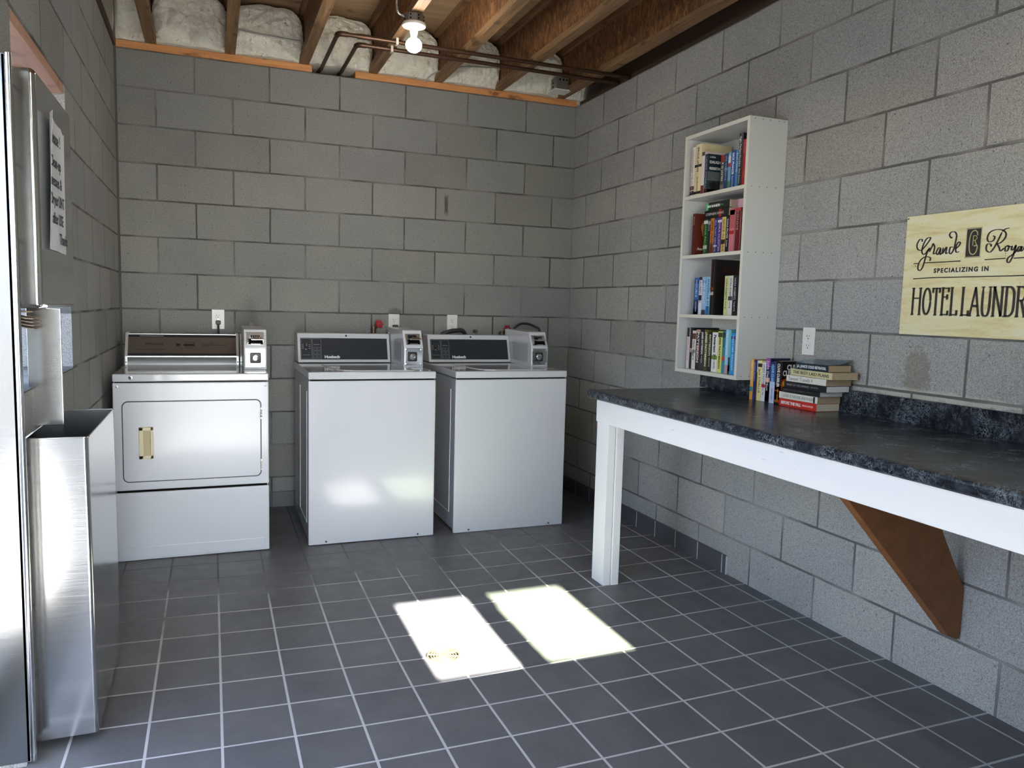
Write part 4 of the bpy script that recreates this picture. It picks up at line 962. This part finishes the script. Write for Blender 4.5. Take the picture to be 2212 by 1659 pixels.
stand(-2.207, -2.236, XS, z, .187, K(24, 26, 66), 'purple and black paperback with a sunset band, tallest in the countertop row', G5, title='Jude Deveraux', tcol=K(235, 230, 240), tsize=.017, bands=[(.80, 1, K(150, 70, 160)), (.46, .56, K(232, 170, 150)), (.0, .46, K(26, 26, 36)), (.04, .36, K(34, 32, 40))], page=M_page3)
stand(-2.238, -2.274, XS, z, .174, K(52, 86, 150), 'blue and icy white paperback next to the black one in the countertop row', G5, title='CLIVE CUSSLER', tcol=K(150, 205, 240), tsize=.018, bold=1, sub='ROMANOV RANSOM', subcol=K(20, 30, 70), bands=[(.0, .52, K(200, 206, 232)), (.9, 1, K(30, 40, 90))])
stand(-2.276, -2.318, XS, z, .180, K(20, 18, 18), 'black paperback with fiery cover and white capitals, at the stack end of the row', G5, title='CLIVE CUSSLER', tcol=K(238, 238, 234), tsize=.020, bold=1, sub='GRAY GHOST', subcol=K(240, 150, 50), bands=[(.04, .46, K(150, 80, 30)), (.1, .3, K(70, 40, 24)), (.32, .44, K(190, 170, 150))],
      art=[('text', 'CLIVE', .25, .80, .031, K(240, 240, 236), .8), ('text', 'CUSSLER', .05, .665, .031, K(240, 240, 236), .72), ('blob', .22, .44, .26, .20, K(170, 40, 26), 1), ('blob', .20, .46, .18, .13, K(226, 110, 26), 2), ('blob', .18, .48, .10, .07, K(246, 190, 60), 3)])
# lying stack
G6 = 'books lying in the stack on the countertop'
lie(-2.327, .211, 2.659, .8905, .921, K(206, 52, 34), 'red orange paperback, bottom of the stack on the countertop', G6, depth=.115, title='BEFORE THE FALL', sub='NOAH HAWLEY', tcol=K(244, 236, 230), tsize=.017, bold=1, page=plain('page_pale', (.74, .66, .50), .9, fleck=.05))
lie(-2.325, .216, 2.659, .9215, .948, K(226, 222, 208), 'white paperback with grey title, second from the bottom of the stack', G6, depth=.115, title='LOVE IS NEVER ENOUGH', tcol=K(150, 158, 156), tsize=.017, page=M_page2, bands=[(.06, .1, K(30, 30, 30))], tpos=.10)
lie(-2.338, .212, 2.661, .9485, .969, K(28, 27, 28), 'black paperback with red author line, lower of the two black ones in the stack', G6, depth=.113, title='HEART OF THE DAMNED', sub='SAMANTHA', tcol=K(90, 88, 92), tsize=.010, page=M_page3)
lie(-2.350, .232, 2.661, .9695, .994, K(30, 30, 32), 'black paperback with silver title, upper of the two black ones in the stack', G6, depth=.113, title='HEART OF THE DAMNED', sub='SAMANTHA', tcol=K(150, 150, 156), tsize=.011, page=M_page3)
lie(-2.360, .218, 2.661, .9945, 1.020, K(228, 224, 210), 'white paperback with handwritten style title, third from the top of the stack', G6, depth=.126, title='Sweet Tooth', sub='II', tcol=K(140, 150, 150), tsize=.021, page=M_page2)
lie(-2.366, .240, 2.661, 1.0205, 1.047, K(208, 200, 156), 'beige paperback with black capitals, second from the top of the stack', G6, depth=.122, title='THE BEST LAID PLANS', tcol=K(40, 36, 28), tsize=.017, page=plain('page_tan2', (.56, .44, .28), .9, fleck=.05), tilt=-.06)
tb = lie(-2.402, .180, 2.664, 1.0475, 1.074, K(26, 40, 52), 'dark blue paperback with a curled cover, topmost of the stack', G6, depth=.112, title='J.A. JANCE COLD BETRAYAL', tcol=K(226, 230, 232), tsize=.015, bold=1, page=M_page2)
# curled cover of the topmost book
def curled():
    b = bmn(); n = 14; V = []; th_ = .0008
    for i in range(n+1):
        u = i/n
        row = []
        for j in range(9):
            v = j/8
            hgt = .0262+.030*max(0, u-.25)**1.5*(1-.55*v)+.010*math.sin(u*3)*(v)
            row.append((hgt, .002+u*.118, .004+v*.172))
        V.append(row)
    a = [[b.verts.new(p) for p in r] for r in V]; c = [[b.verts.new((p[0]+th_, p[1], p[2])) for p in r] for r in V]
    for i in range(n):
        for j in range(8):
            b.faces.new((a[i][j], a[i][j+1], a[i+1][j+1], a[i+1][j])); b.faces.new((c[i][j], c[i+1][j], c[i+1][j+1], c[i][j+1]))
    for i in range(n):
        for j in (0, 8): b.faces.new((a[i][j], a[i+1][j], c[i+1][j], c[i][j]))
    for j in range(8):
        for i in (0, n): b.faces.new((a[i][j], a[i][j+1], c[i][j+1], c[i][j]))
    bmesh.ops.recalc_face_normals(b, faces=b.faces)
    m = N('icy_cover'); f = m.noise(m.pos(scale=(12, 40, 12), kind='obj'), 2, 5, .7, 1)
    m.col(m.ramp(f, [(.3, K(20, 34, 46)), (.48, K(50, 84, 104)), (.6, K(120, 150, 160)), (.7, K(60, 80, 92))])); m.set(Roughness=.3)
    obj('curled_cover', b, m.m, tb)
curled()

# ------------------------------------------------------------------ sign
def sign():
    y0, z0 = -2.779, 1.204; wd, ht = .530, .415; xf = W-.010
    t = thing('wall_sign', 'weathered cream hotel laundry sign with black lettering on the right wall', 'sign', (W, y0-wd/2, z0))
    b = bmn(); box(b, xf, W-.001, y0-wd, y0, z0, z0+ht, .001); bd = obj('board', b, M_sign, t)
    def F(u, v, h): return Vector((xf-.0002-h, y0-u, 1.2+v))
    S = {
"G":[(0.069,0.327),(0.068,0.335),(0.058,0.335),(0.049,0.319),(0.053,0.303),(0.067,0.298),(0.08,0.308),(0.095,0.325),(0.102,0.337),(0.097,0.34),(0.085,0.335),(0.074,0.314),(0.071,0.293),(0.079,0.283),(0.089,0.289),(0.1,0.303)],
"G2":[(0.103,0.305),(0.093,0.289),(0.086,0.265),(0.079,0.24),(0.069,0.228),(0.06,0.235),(0.062,0.253),(0.073,0.268),(0.09,0.275),(0.107,0.27),(0.106,0.259)],
"r":[(0.101,0.29),(0.112,0.312),(0.114,0.318),(0.121,0.305),(0.118,0.284),(0.127,0.285)],
"a":[(0.146,0.302),(0.136,0.301),(0.129,0.287),(0.136,0.28),(0.145,0.3),(0.144,0.28),(0.152,0.284)],
"n":[(0.155,0.302),(0.153,0.282),(0.165,0.301),(0.168,0.299),(0.166,0.282),(0.174,0.284)],
"d":[(0.192,0.301),(0.182,0.301),(0.179,0.285),(0.186,0.28),(0.195,0.295),(0.201,0.327),(0.201,0.341),(0.194,0.351),(0.18,0.351),(0.175,0.342),(0.182,0.332),(0.186,0.335)],
"d2":[(0.201,0.332),(0.196,0.283),(0.201,0.281)],
"e":[(0.201,0.294),(0.214,0.305),(0.217,0.314),(0.21,0.316),(0.202,0.3),(0.205,0.284),(0.216,0.285)],
"R":[(0.33,0.328),(0.337,0.324),(0.333,0.313),(0.319,0.31),(0.312,0.321),(0.318,0.338),(0.336,0.346),(0.359,0.344),(0.373,0.333),(0.371,0.317),(0.357,0.304),(0.344,0.303)],
"R2":[(0.36,0.337),(0.347,0.308),(0.335,0.286),(0.324,0.277),(0.312,0.285),(0.313,0.302),(0.325,0.302),(0.328,0.294)],
"R3":[(0.346,0.303),(0.354,0.291),(0.36,0.279),(0.371,0.287)],
"R4":[(0.36,0.339),(0.371,0.346),(0.384,0.348)],
"o":[(0.382,0.294),(0.375,0.289),(0.376,0.278),(0.383,0.279),(0.386,0.289),(0.382,0.294),(0.394,0.289)],
"y":[(0.397,0.293),(0.396,0.28),(0.403,0.282),(0.409,0.293),(0.406,0.276),(0.401,0.258),(0.392,0.242),(0.385,0.245),(0.387,0.256),(0.404,0.268),(0.414,0.281)],
"a2":[(0.426,0.289),(0.418,0.287),(0.415,0.276),(0.42,0.275),(0.428,0.289),(0.426,0.275),(0.433,0.278)],
"l":[(0.433,0.278),(0.448,0.317),(0.444,0.325),(0.44,0.315),(0.44,0.277),(0.448,0.275)],
"e2":[(0.448,0.275),(0.463,0.288),(0.461,0.295),(0.457,0.279),(0.467,0.276)]}
    b = bmn()
    for k in ('G', 'G2', 'r', 'a', 'n', 'd', 'e', 'R', 'R2', 'R3', 'R4', 'o', 'y', 'a2', 'l', 'e2'): ribbon(b, S[k], .0060, F, 6, .60)
    for l_ in ([(.041, .253), (.058, .253)], [(.083, .254), (.155, .2535), (.224, .254)], [(.309, .254), (.379, .255)], [(.405, .254), (.487, .255)], [(.044, .2), (.125, .202), (.26, .201), (.40, .2), (.487, .201)]): ribbon(b, l_, .0034, F, 0)
    obj('script_lettering', b, M_signink, bd)
    b = bmn(); _merge(b, place(text_bm('SPECIALIZING IN', .0205, .0009, 1.0, 1.32), F(.125, .2185, .0003), (0, -1, 0), (0, 0, 1))); 
    obj('lettering', b, M_signink, bd)
    # tall serif capitals, unit glyphs 0..1
    GL = {'H': [[(.12, 0), (.12, 1)], [(.88, 0), (.88, 1)], [(.12, .62), (.88, .62)]], 'O': None, 'T': [[(.5, 0), (.5, 1)], [(0, .98), (1, .98)], [(.04, 1), (.04, .82)], [(.96, 1), (.96, .82)]],
      'E': [[(.2, 0), (.2, 1)], [(.2, .98), (.95, .98)], [(.2, .66), (.8, .66)], [(.2, .02), (.95, .02)], [(.93, 1), (.93, .84)], [(.95, 0), (.95, .16)], [(.78, .75), (.78, .57)]],
      'L': [[(.22, 0), (.22, 1)], [(.22, .02), (.95, .02)], [(.94, 0), (.94, .18)]], 'A': [[(.08, 0), (.5, 1)], [(.5, 1), (.92, 0)], [(.25, .34), (.78, .34)]],
      'U': [[(.15, 1), (.15, .3), (.28, .04), (.5, 0), (.72, .04), (.85, .3), (.85, 1)]], 'N': [[(.14, 0), (.14, 1)], [(.14, 1), (.86, 0)], [(.86, 0), (.86, 1)]],
      'D': [[(.16, 0), (.16, 1)], [(.16, .98), (.55, .98), (.84, .84), (.9, .5), (.84, .16), (.55, .02), (.16, .02)]], 'R': [[(.16, 0), (.16, 1)], [(.16, .98), (.6, .98), (.84, .88), (.84, .66), (.6, .54), (.16, .54)], [(.5, .54), (.92, 0)]],
      'Y': [[(.5, 0), (.5, .48)], [(.5, .48), (.08, 1)], [(.5, .48), (.92, 1)]]}
    SER = {'H': [(.12, 0), (.12, 1), (.88, 0), (.88, 1)], 'T': [(.5, 0)], 'E': [(.2, 0), (.2, 1)], 'L': [(.22, 0), (.22, 1)], 'A': [(.08, 0), (.92, 0)], 'U': [(.15, 1), (.85, 1)], 'N': [(.14, 0), (.14, 1), (.86, 1)], 'D': [(.1, 0), (.1, 1)], 'R': [(.16, 0), (.94, 0), (.1, 1)], 'Y': [(.5, 0), (.08, 1), (.92, 1)], 'O': []}
    lay = [('H', .046, .084), ('O', .089, .125), ('T', .129, .157), ('E', .162, .192), ('L', .196, .226), ('L', .237, .268), ('A', .270, .306), ('U', .309, .344), ('N', .348, .384), ('D', .388, .422), ('R', .426, .458), ('Y', .459, .488)]
    def word(bm, dx, dz, ws, wfac):
        for ch, u0, u1 in lay:
            w_, h_, v0 = u1-u0, .092, .0755
            G_ = GL[ch]
            if G_ is None: G_ = [[(.5+.40*math.cos(a), .5+.48*math.sin(a)) for a in [math.pi*2*i/20 for i in range(21)]]]
            for st in G_:
                pts = [(u0+p[0]*w_+dx, v0+p[1]*h_+dz) for p in st]
                ver = abs(pts[0][0]-pts[-1][0]) < .3*abs(pts[0][1]-pts[-1][1]) or len(pts) > 3
                ribbon(bm, pts, (ws*.85 if ch in 'ANY' and not (len(pts) == 2 and pts[0][0] == pts[1][0]) else ws if ver else ws*.40)*wfac, F, 3 if len(pts) > 3 else 0, .45 if len(pts) > 3 else 0)
            for sx_, sz_ in SER[ch]:
                cx = u0+sx_*w_+dx; cz = v0+sz_*h_+dz; ribbon(bm, [(cx-.0062, cz), (cx+.0062, cz)], .0026, F, 0)
    b = bmn(); word(b, -.0014, -.0026, .0074, 1); b2 = obj('letter_shadow', b, M_signsh, bd)
    b = bmn(); word(b, 0, 0, .0080, 1); 
    for v in b.verts: v.co.x -= .0006
    obj('capital_lettering', b, M_signink, bd)
    # emblem
    b = bmn(); box(b, xf-.0007, xf, y0-.293, y0-.237, 1.2+.262, 1.2+.360); em = obj('emblem', b, plain('emblem_cream', (.62, .56, .34), .5), bd)
    b = bmn(); box(b, xf-.0012, xf-.0002, y0-.290, y0-.240, 1.2+.2665, 1.2+.3555); obj('emblem_ground', b, M_signink, em)
    b = bmn()
    for i in range(12):
        for v in (.2645, .3578): cyl(b, F(.239+i*.0047, v, -.0002), F(.239+i*.0047, v, .0012), .0012, 6)
    obj('beading', b, M_signink, em)
    b = bmn(); F2 = lambda u, v, h: F(u, v, h+.0012)
    ribbon(b, [(.279, .334), (.276, .345), (.266, .350), (.255, .340), (.251, .311), (.255, .282), (.266, .273), (.277, .280), (.280, .300), (.268, .300)], .0034, F2, 5)
    for st in ([(.264, .302), (.264, .334)], [(.264, .333), (.274, .333), (.278, .325), (.272, .318), (.264, .318)], [(.270, .318), (.278, .302)]): ribbon(b, st, .0024, F2, 0)
    obj('monogram', b, plain('emblem_gold', (.50, .46, .22), .5), em)
    for dy, dz in ((.006, ht-.008), (wd-.006, ht-.008), (.006, .008), (wd-.006, .008)):
        if dz < .1 : continue
        b = bmn(); lathe(b, (xf, y0-dy, z0+dz), [(.0028, 0), (.0022, .0016)], 12, Vector((-1, 0, 0))); obj('nail', b, plain('nail_brown', (.12, .06, .04), .4), bd)
sign()

# ------------------------------------------------------------------ stainless towel unit on the left wall
def towel_unit():
    t = thing('towel_dispenser', 'wall hung stainless steel towel dispenser cabinet above an open steel bin', 'towel dispenser', (0, -2.15, .9))
    b = bmn(); box(b, -.12, .052, -2.434, -1.885, 1.226, 1.862, .016, 5); obj('upper_cabinet', b, M_steel, t)
    b = bmn(); box(b, -.012, .074, -2.31, -2.302, .886, 1.226, .002); obj('divider_panel', b, M_steel, t)
towel_unit()
def bin_():
    t = thing('waste_bin', 'tall open stainless steel waste bin under the towel dispenser beside the dryer', 'bin', (.078, -2.17, fz(.1, -2.1)))
    x0, x1, y0, y1, zt = .003, .157, -2.472, -1.885, .874
    th = .003; zb = 0.012
    def ring(r):   # rounded outer front-right corner
        P = [(x0, y0)]
        for i in range(7): a = math.radians(-90+90*i/6); P.append((x1-r+r*math.cos(a), y0+r+r*math.sin(a)))
        P += [(x1, y1), (x0, y1)]; return P
    out = ring(.012); b = bmn(); tt = bmesh.new()
    cx, cy = (x0+x1)/2, (y0+y1)/2
    inn = [(cx+(p[0]-cx)*(1-2*th/(x1-x0)), cy+(p[1]-cy)*(1-2*th/(y1-y0))) for p in out]
    def lv(P, z, tx=0): return [tt.verts.new((p[0]+tx, p[1], z)) for p in P]
    o0, o1, i1, i0 = lv(out, zb, .006), lv(out, zt), lv(inn, zt), lv(inn, zb+.01, .006)
    n = len(out)
    for a, c in ((o0, o1), (o1, i1), (i1, i0)):
        for i in range(n): tt.faces.new((a[i], a[(i+1) % n], c[(i+1) % n], c[i]))
    tt.faces.new(o0[::-1]); tt.faces.new(i0); bmesh.ops.recalc_face_normals(tt, faces=tt.faces); _merge(b, tt)
    obj('bin_body', b, M_steel, t)
    b = bmn(); tube(b, [(p[0], p[1], zt) for p in out+[out[0]]], .0022, 8); obj('rolled_rim', b, M_steel, t)
    b = bmn(); box(b, x0+.02, x1-.02, y0+.05, y1-.05, fz(.1, -2.1)-.002, zb+.002); obj('base', b, M_darkgap, t)
bin_()
b = bmn(); box(b, -.198, .012, -2.562, -2.5545, .004, 1.856, .003, 3); cyl(b, (.017, -2.556, .006), (.017, -2.556, 1.858), .0075, 16); box(b, .0015, .012, -2.562, -2.530, .004, 1.856, .002)
tag(obj('steel_panel', b, M_steel), 'tall brushed stainless steel panel cladding the end of the left wall beside the doorway', 'panel')
# towels
for k in range(5):
    b = bmn(); tt = bmesh.new(); n = 12; rows = []
    for i in range(n+1):
        u = i/n; x = -.05+.075*u; z = 1.222-.007*k-.014*math.sin(u*1.5)*(1+.18*k)+.010*u*(k < 1)
        rows.append((x, z))
    prism(b, rows+[(x, z-.0024) for x, z in rows[::-1]], 'y', -2.42+.004*k, -2.335+.004*k)
    tag(obj('paper_towel', b, M_towel), ['brown folded paper towel, topmost of those hanging out of the dispenser', 'brown folded paper towel, second in the bunch under the dispenser', 'brown folded paper towel in the middle of the bunch under the dispenser', 'brown folded paper towel, fourth in the bunch under the dispenser', 'brown folded paper towel, lowest of the bunch under the dispenser'][k], 'paper towel', 'paper towels hanging from the dispenser')
# note on the cabinet side (faces +X)
def note():
    b = bmn(); n = 16; A = []
    ya, yb_, za, zb_ = -2.362, -2.040, 1.392, 1.772
    for i in range(n+1):
        u = i/n; row = []
        for j in range(9):
            v = j/8
            bow = .0035+.018*max(0, .16-u)/.16*(.35+.65*v)+.004*math.sin(u*5+v)+(.006*max(0, v-.75)*(1 if u < .5 else .3))
            row.append((.0525+bow, ya+(yb_-ya)*u, za+(zb_-za)*v-.012*(u > .92)*v))
        A.append(row)
    a = [[b.verts.new(p) for p in r] for r in A]; c = [[b.verts.new((p[0]+.0004, p[1], p[2])) for p in r] for r in A]
    for i in range(n):
        for j in range(8): b.faces.new((a[i][j], a[i+1][j], a[i+1][j+1], a[i][j+1])); b.faces.new((c[i][j], c[i][j+1], c[i+1][j+1], c[i+1][j]))
    for i in range(n):
        for j in (0, 8): b.faces.new((a[i][j], a[i+1][j], c[i+1][j], c[i][j]))
    for j in range(8):
        for i in (0, n): b.faces.new((a[i][j], a[i][j+1], c[i][j+1], c[i][j]))
    bmesh.ops.recalc_face_normals(b, faces=b.faces)
    t = tag(obj('paper_note', b, M_paper), 'white handwritten paper note taped to the dark side of the towel dispenser', 'note')
    for s_, y, z, sz in (('Please !', -2.30, 1.700, .052), ('Clean-up', -2.31, 1.632, .046), ('messes &', -2.31, 1.578, .046), ('Dryer LINT', -2.32, 1.524, .046), ('after USE', -2.30, 1.470, .046), ('Thanks', -2.20, 1.415, .046)):
        obj('handwriting', place(text_bm(s_, sz, .0004, .95), (.0615, y, z), (0, 1, 0), (0, 0, 1)), M_ink, t)
note()

# ------------------------------------------------------------------ floor drain
t = thing('floor_drain', 'round brass coloured slotted drain cover in the sunlit floor patch', 'drain', (DC[0], DC[1], fz(*DC)))
zd = fz(*DC)
b = bmn(); cyl(b, (DC[0], DC[1], zd-.003), (DC[0], DC[1], zd+.0016), .060, 40); obj('sump', b, M_darkgap, t)
b = bmn()
for r0, r1 in ((.056, .063), (.0455, .0495), (.0355, .0395), (.0255, .0295), (.0155, .0195), (.0, .009)):
    if r0 == 0: cyl(b, (DC[0], DC[1], zd), (DC[0], DC[1], zd+.006), r1, 20); continue
    tt = bmesh.new(); R0 = []; R1 = []; n = 48
    for i in range(n):
        a = 2*math.pi*i/n; ca, sa = math.cos(a), math.sin(a)
        R0.append([tt.verts.new((DC[0]+r*ca, DC[1]+r*sa, zz)) for r, zz in ((r0, zd), (r0, zd+.006), (r1, zd+.006), (r1, zd))])
    for i in range(n):
        A_, B_ = R0[i], R0[(i+1) % n]
        for k in range(4): tt.faces.new((A_[k], B_[k], B_[(k+1) % 4], A_[(k+1) % 4]))
    bmesh.ops.recalc_face_normals(tt, faces=tt.faces); _merge(b, tt)
for a in (.35, .35+math.pi/4, .35+math.pi/2, .35+math.pi*3/4):
    bb = bmesh.new(); bmesh.ops.create_cube(bb, size=1)
    for v in bb.verts: v.co = Vector((v.co.x*.116, v.co.y*.005, zd+.003+v.co.z*.0058))
    bb.transform(Matrix.Translation((DC[0], DC[1], 0)) @ Matrix.Rotation(a, 4, 'Z')); _merge(b, bb)
obj('grate', b, M_brassdrain, t)

for o in bpy.data.objects:
    for k in ('_w', '_l'):
        if k in o: del o[k]
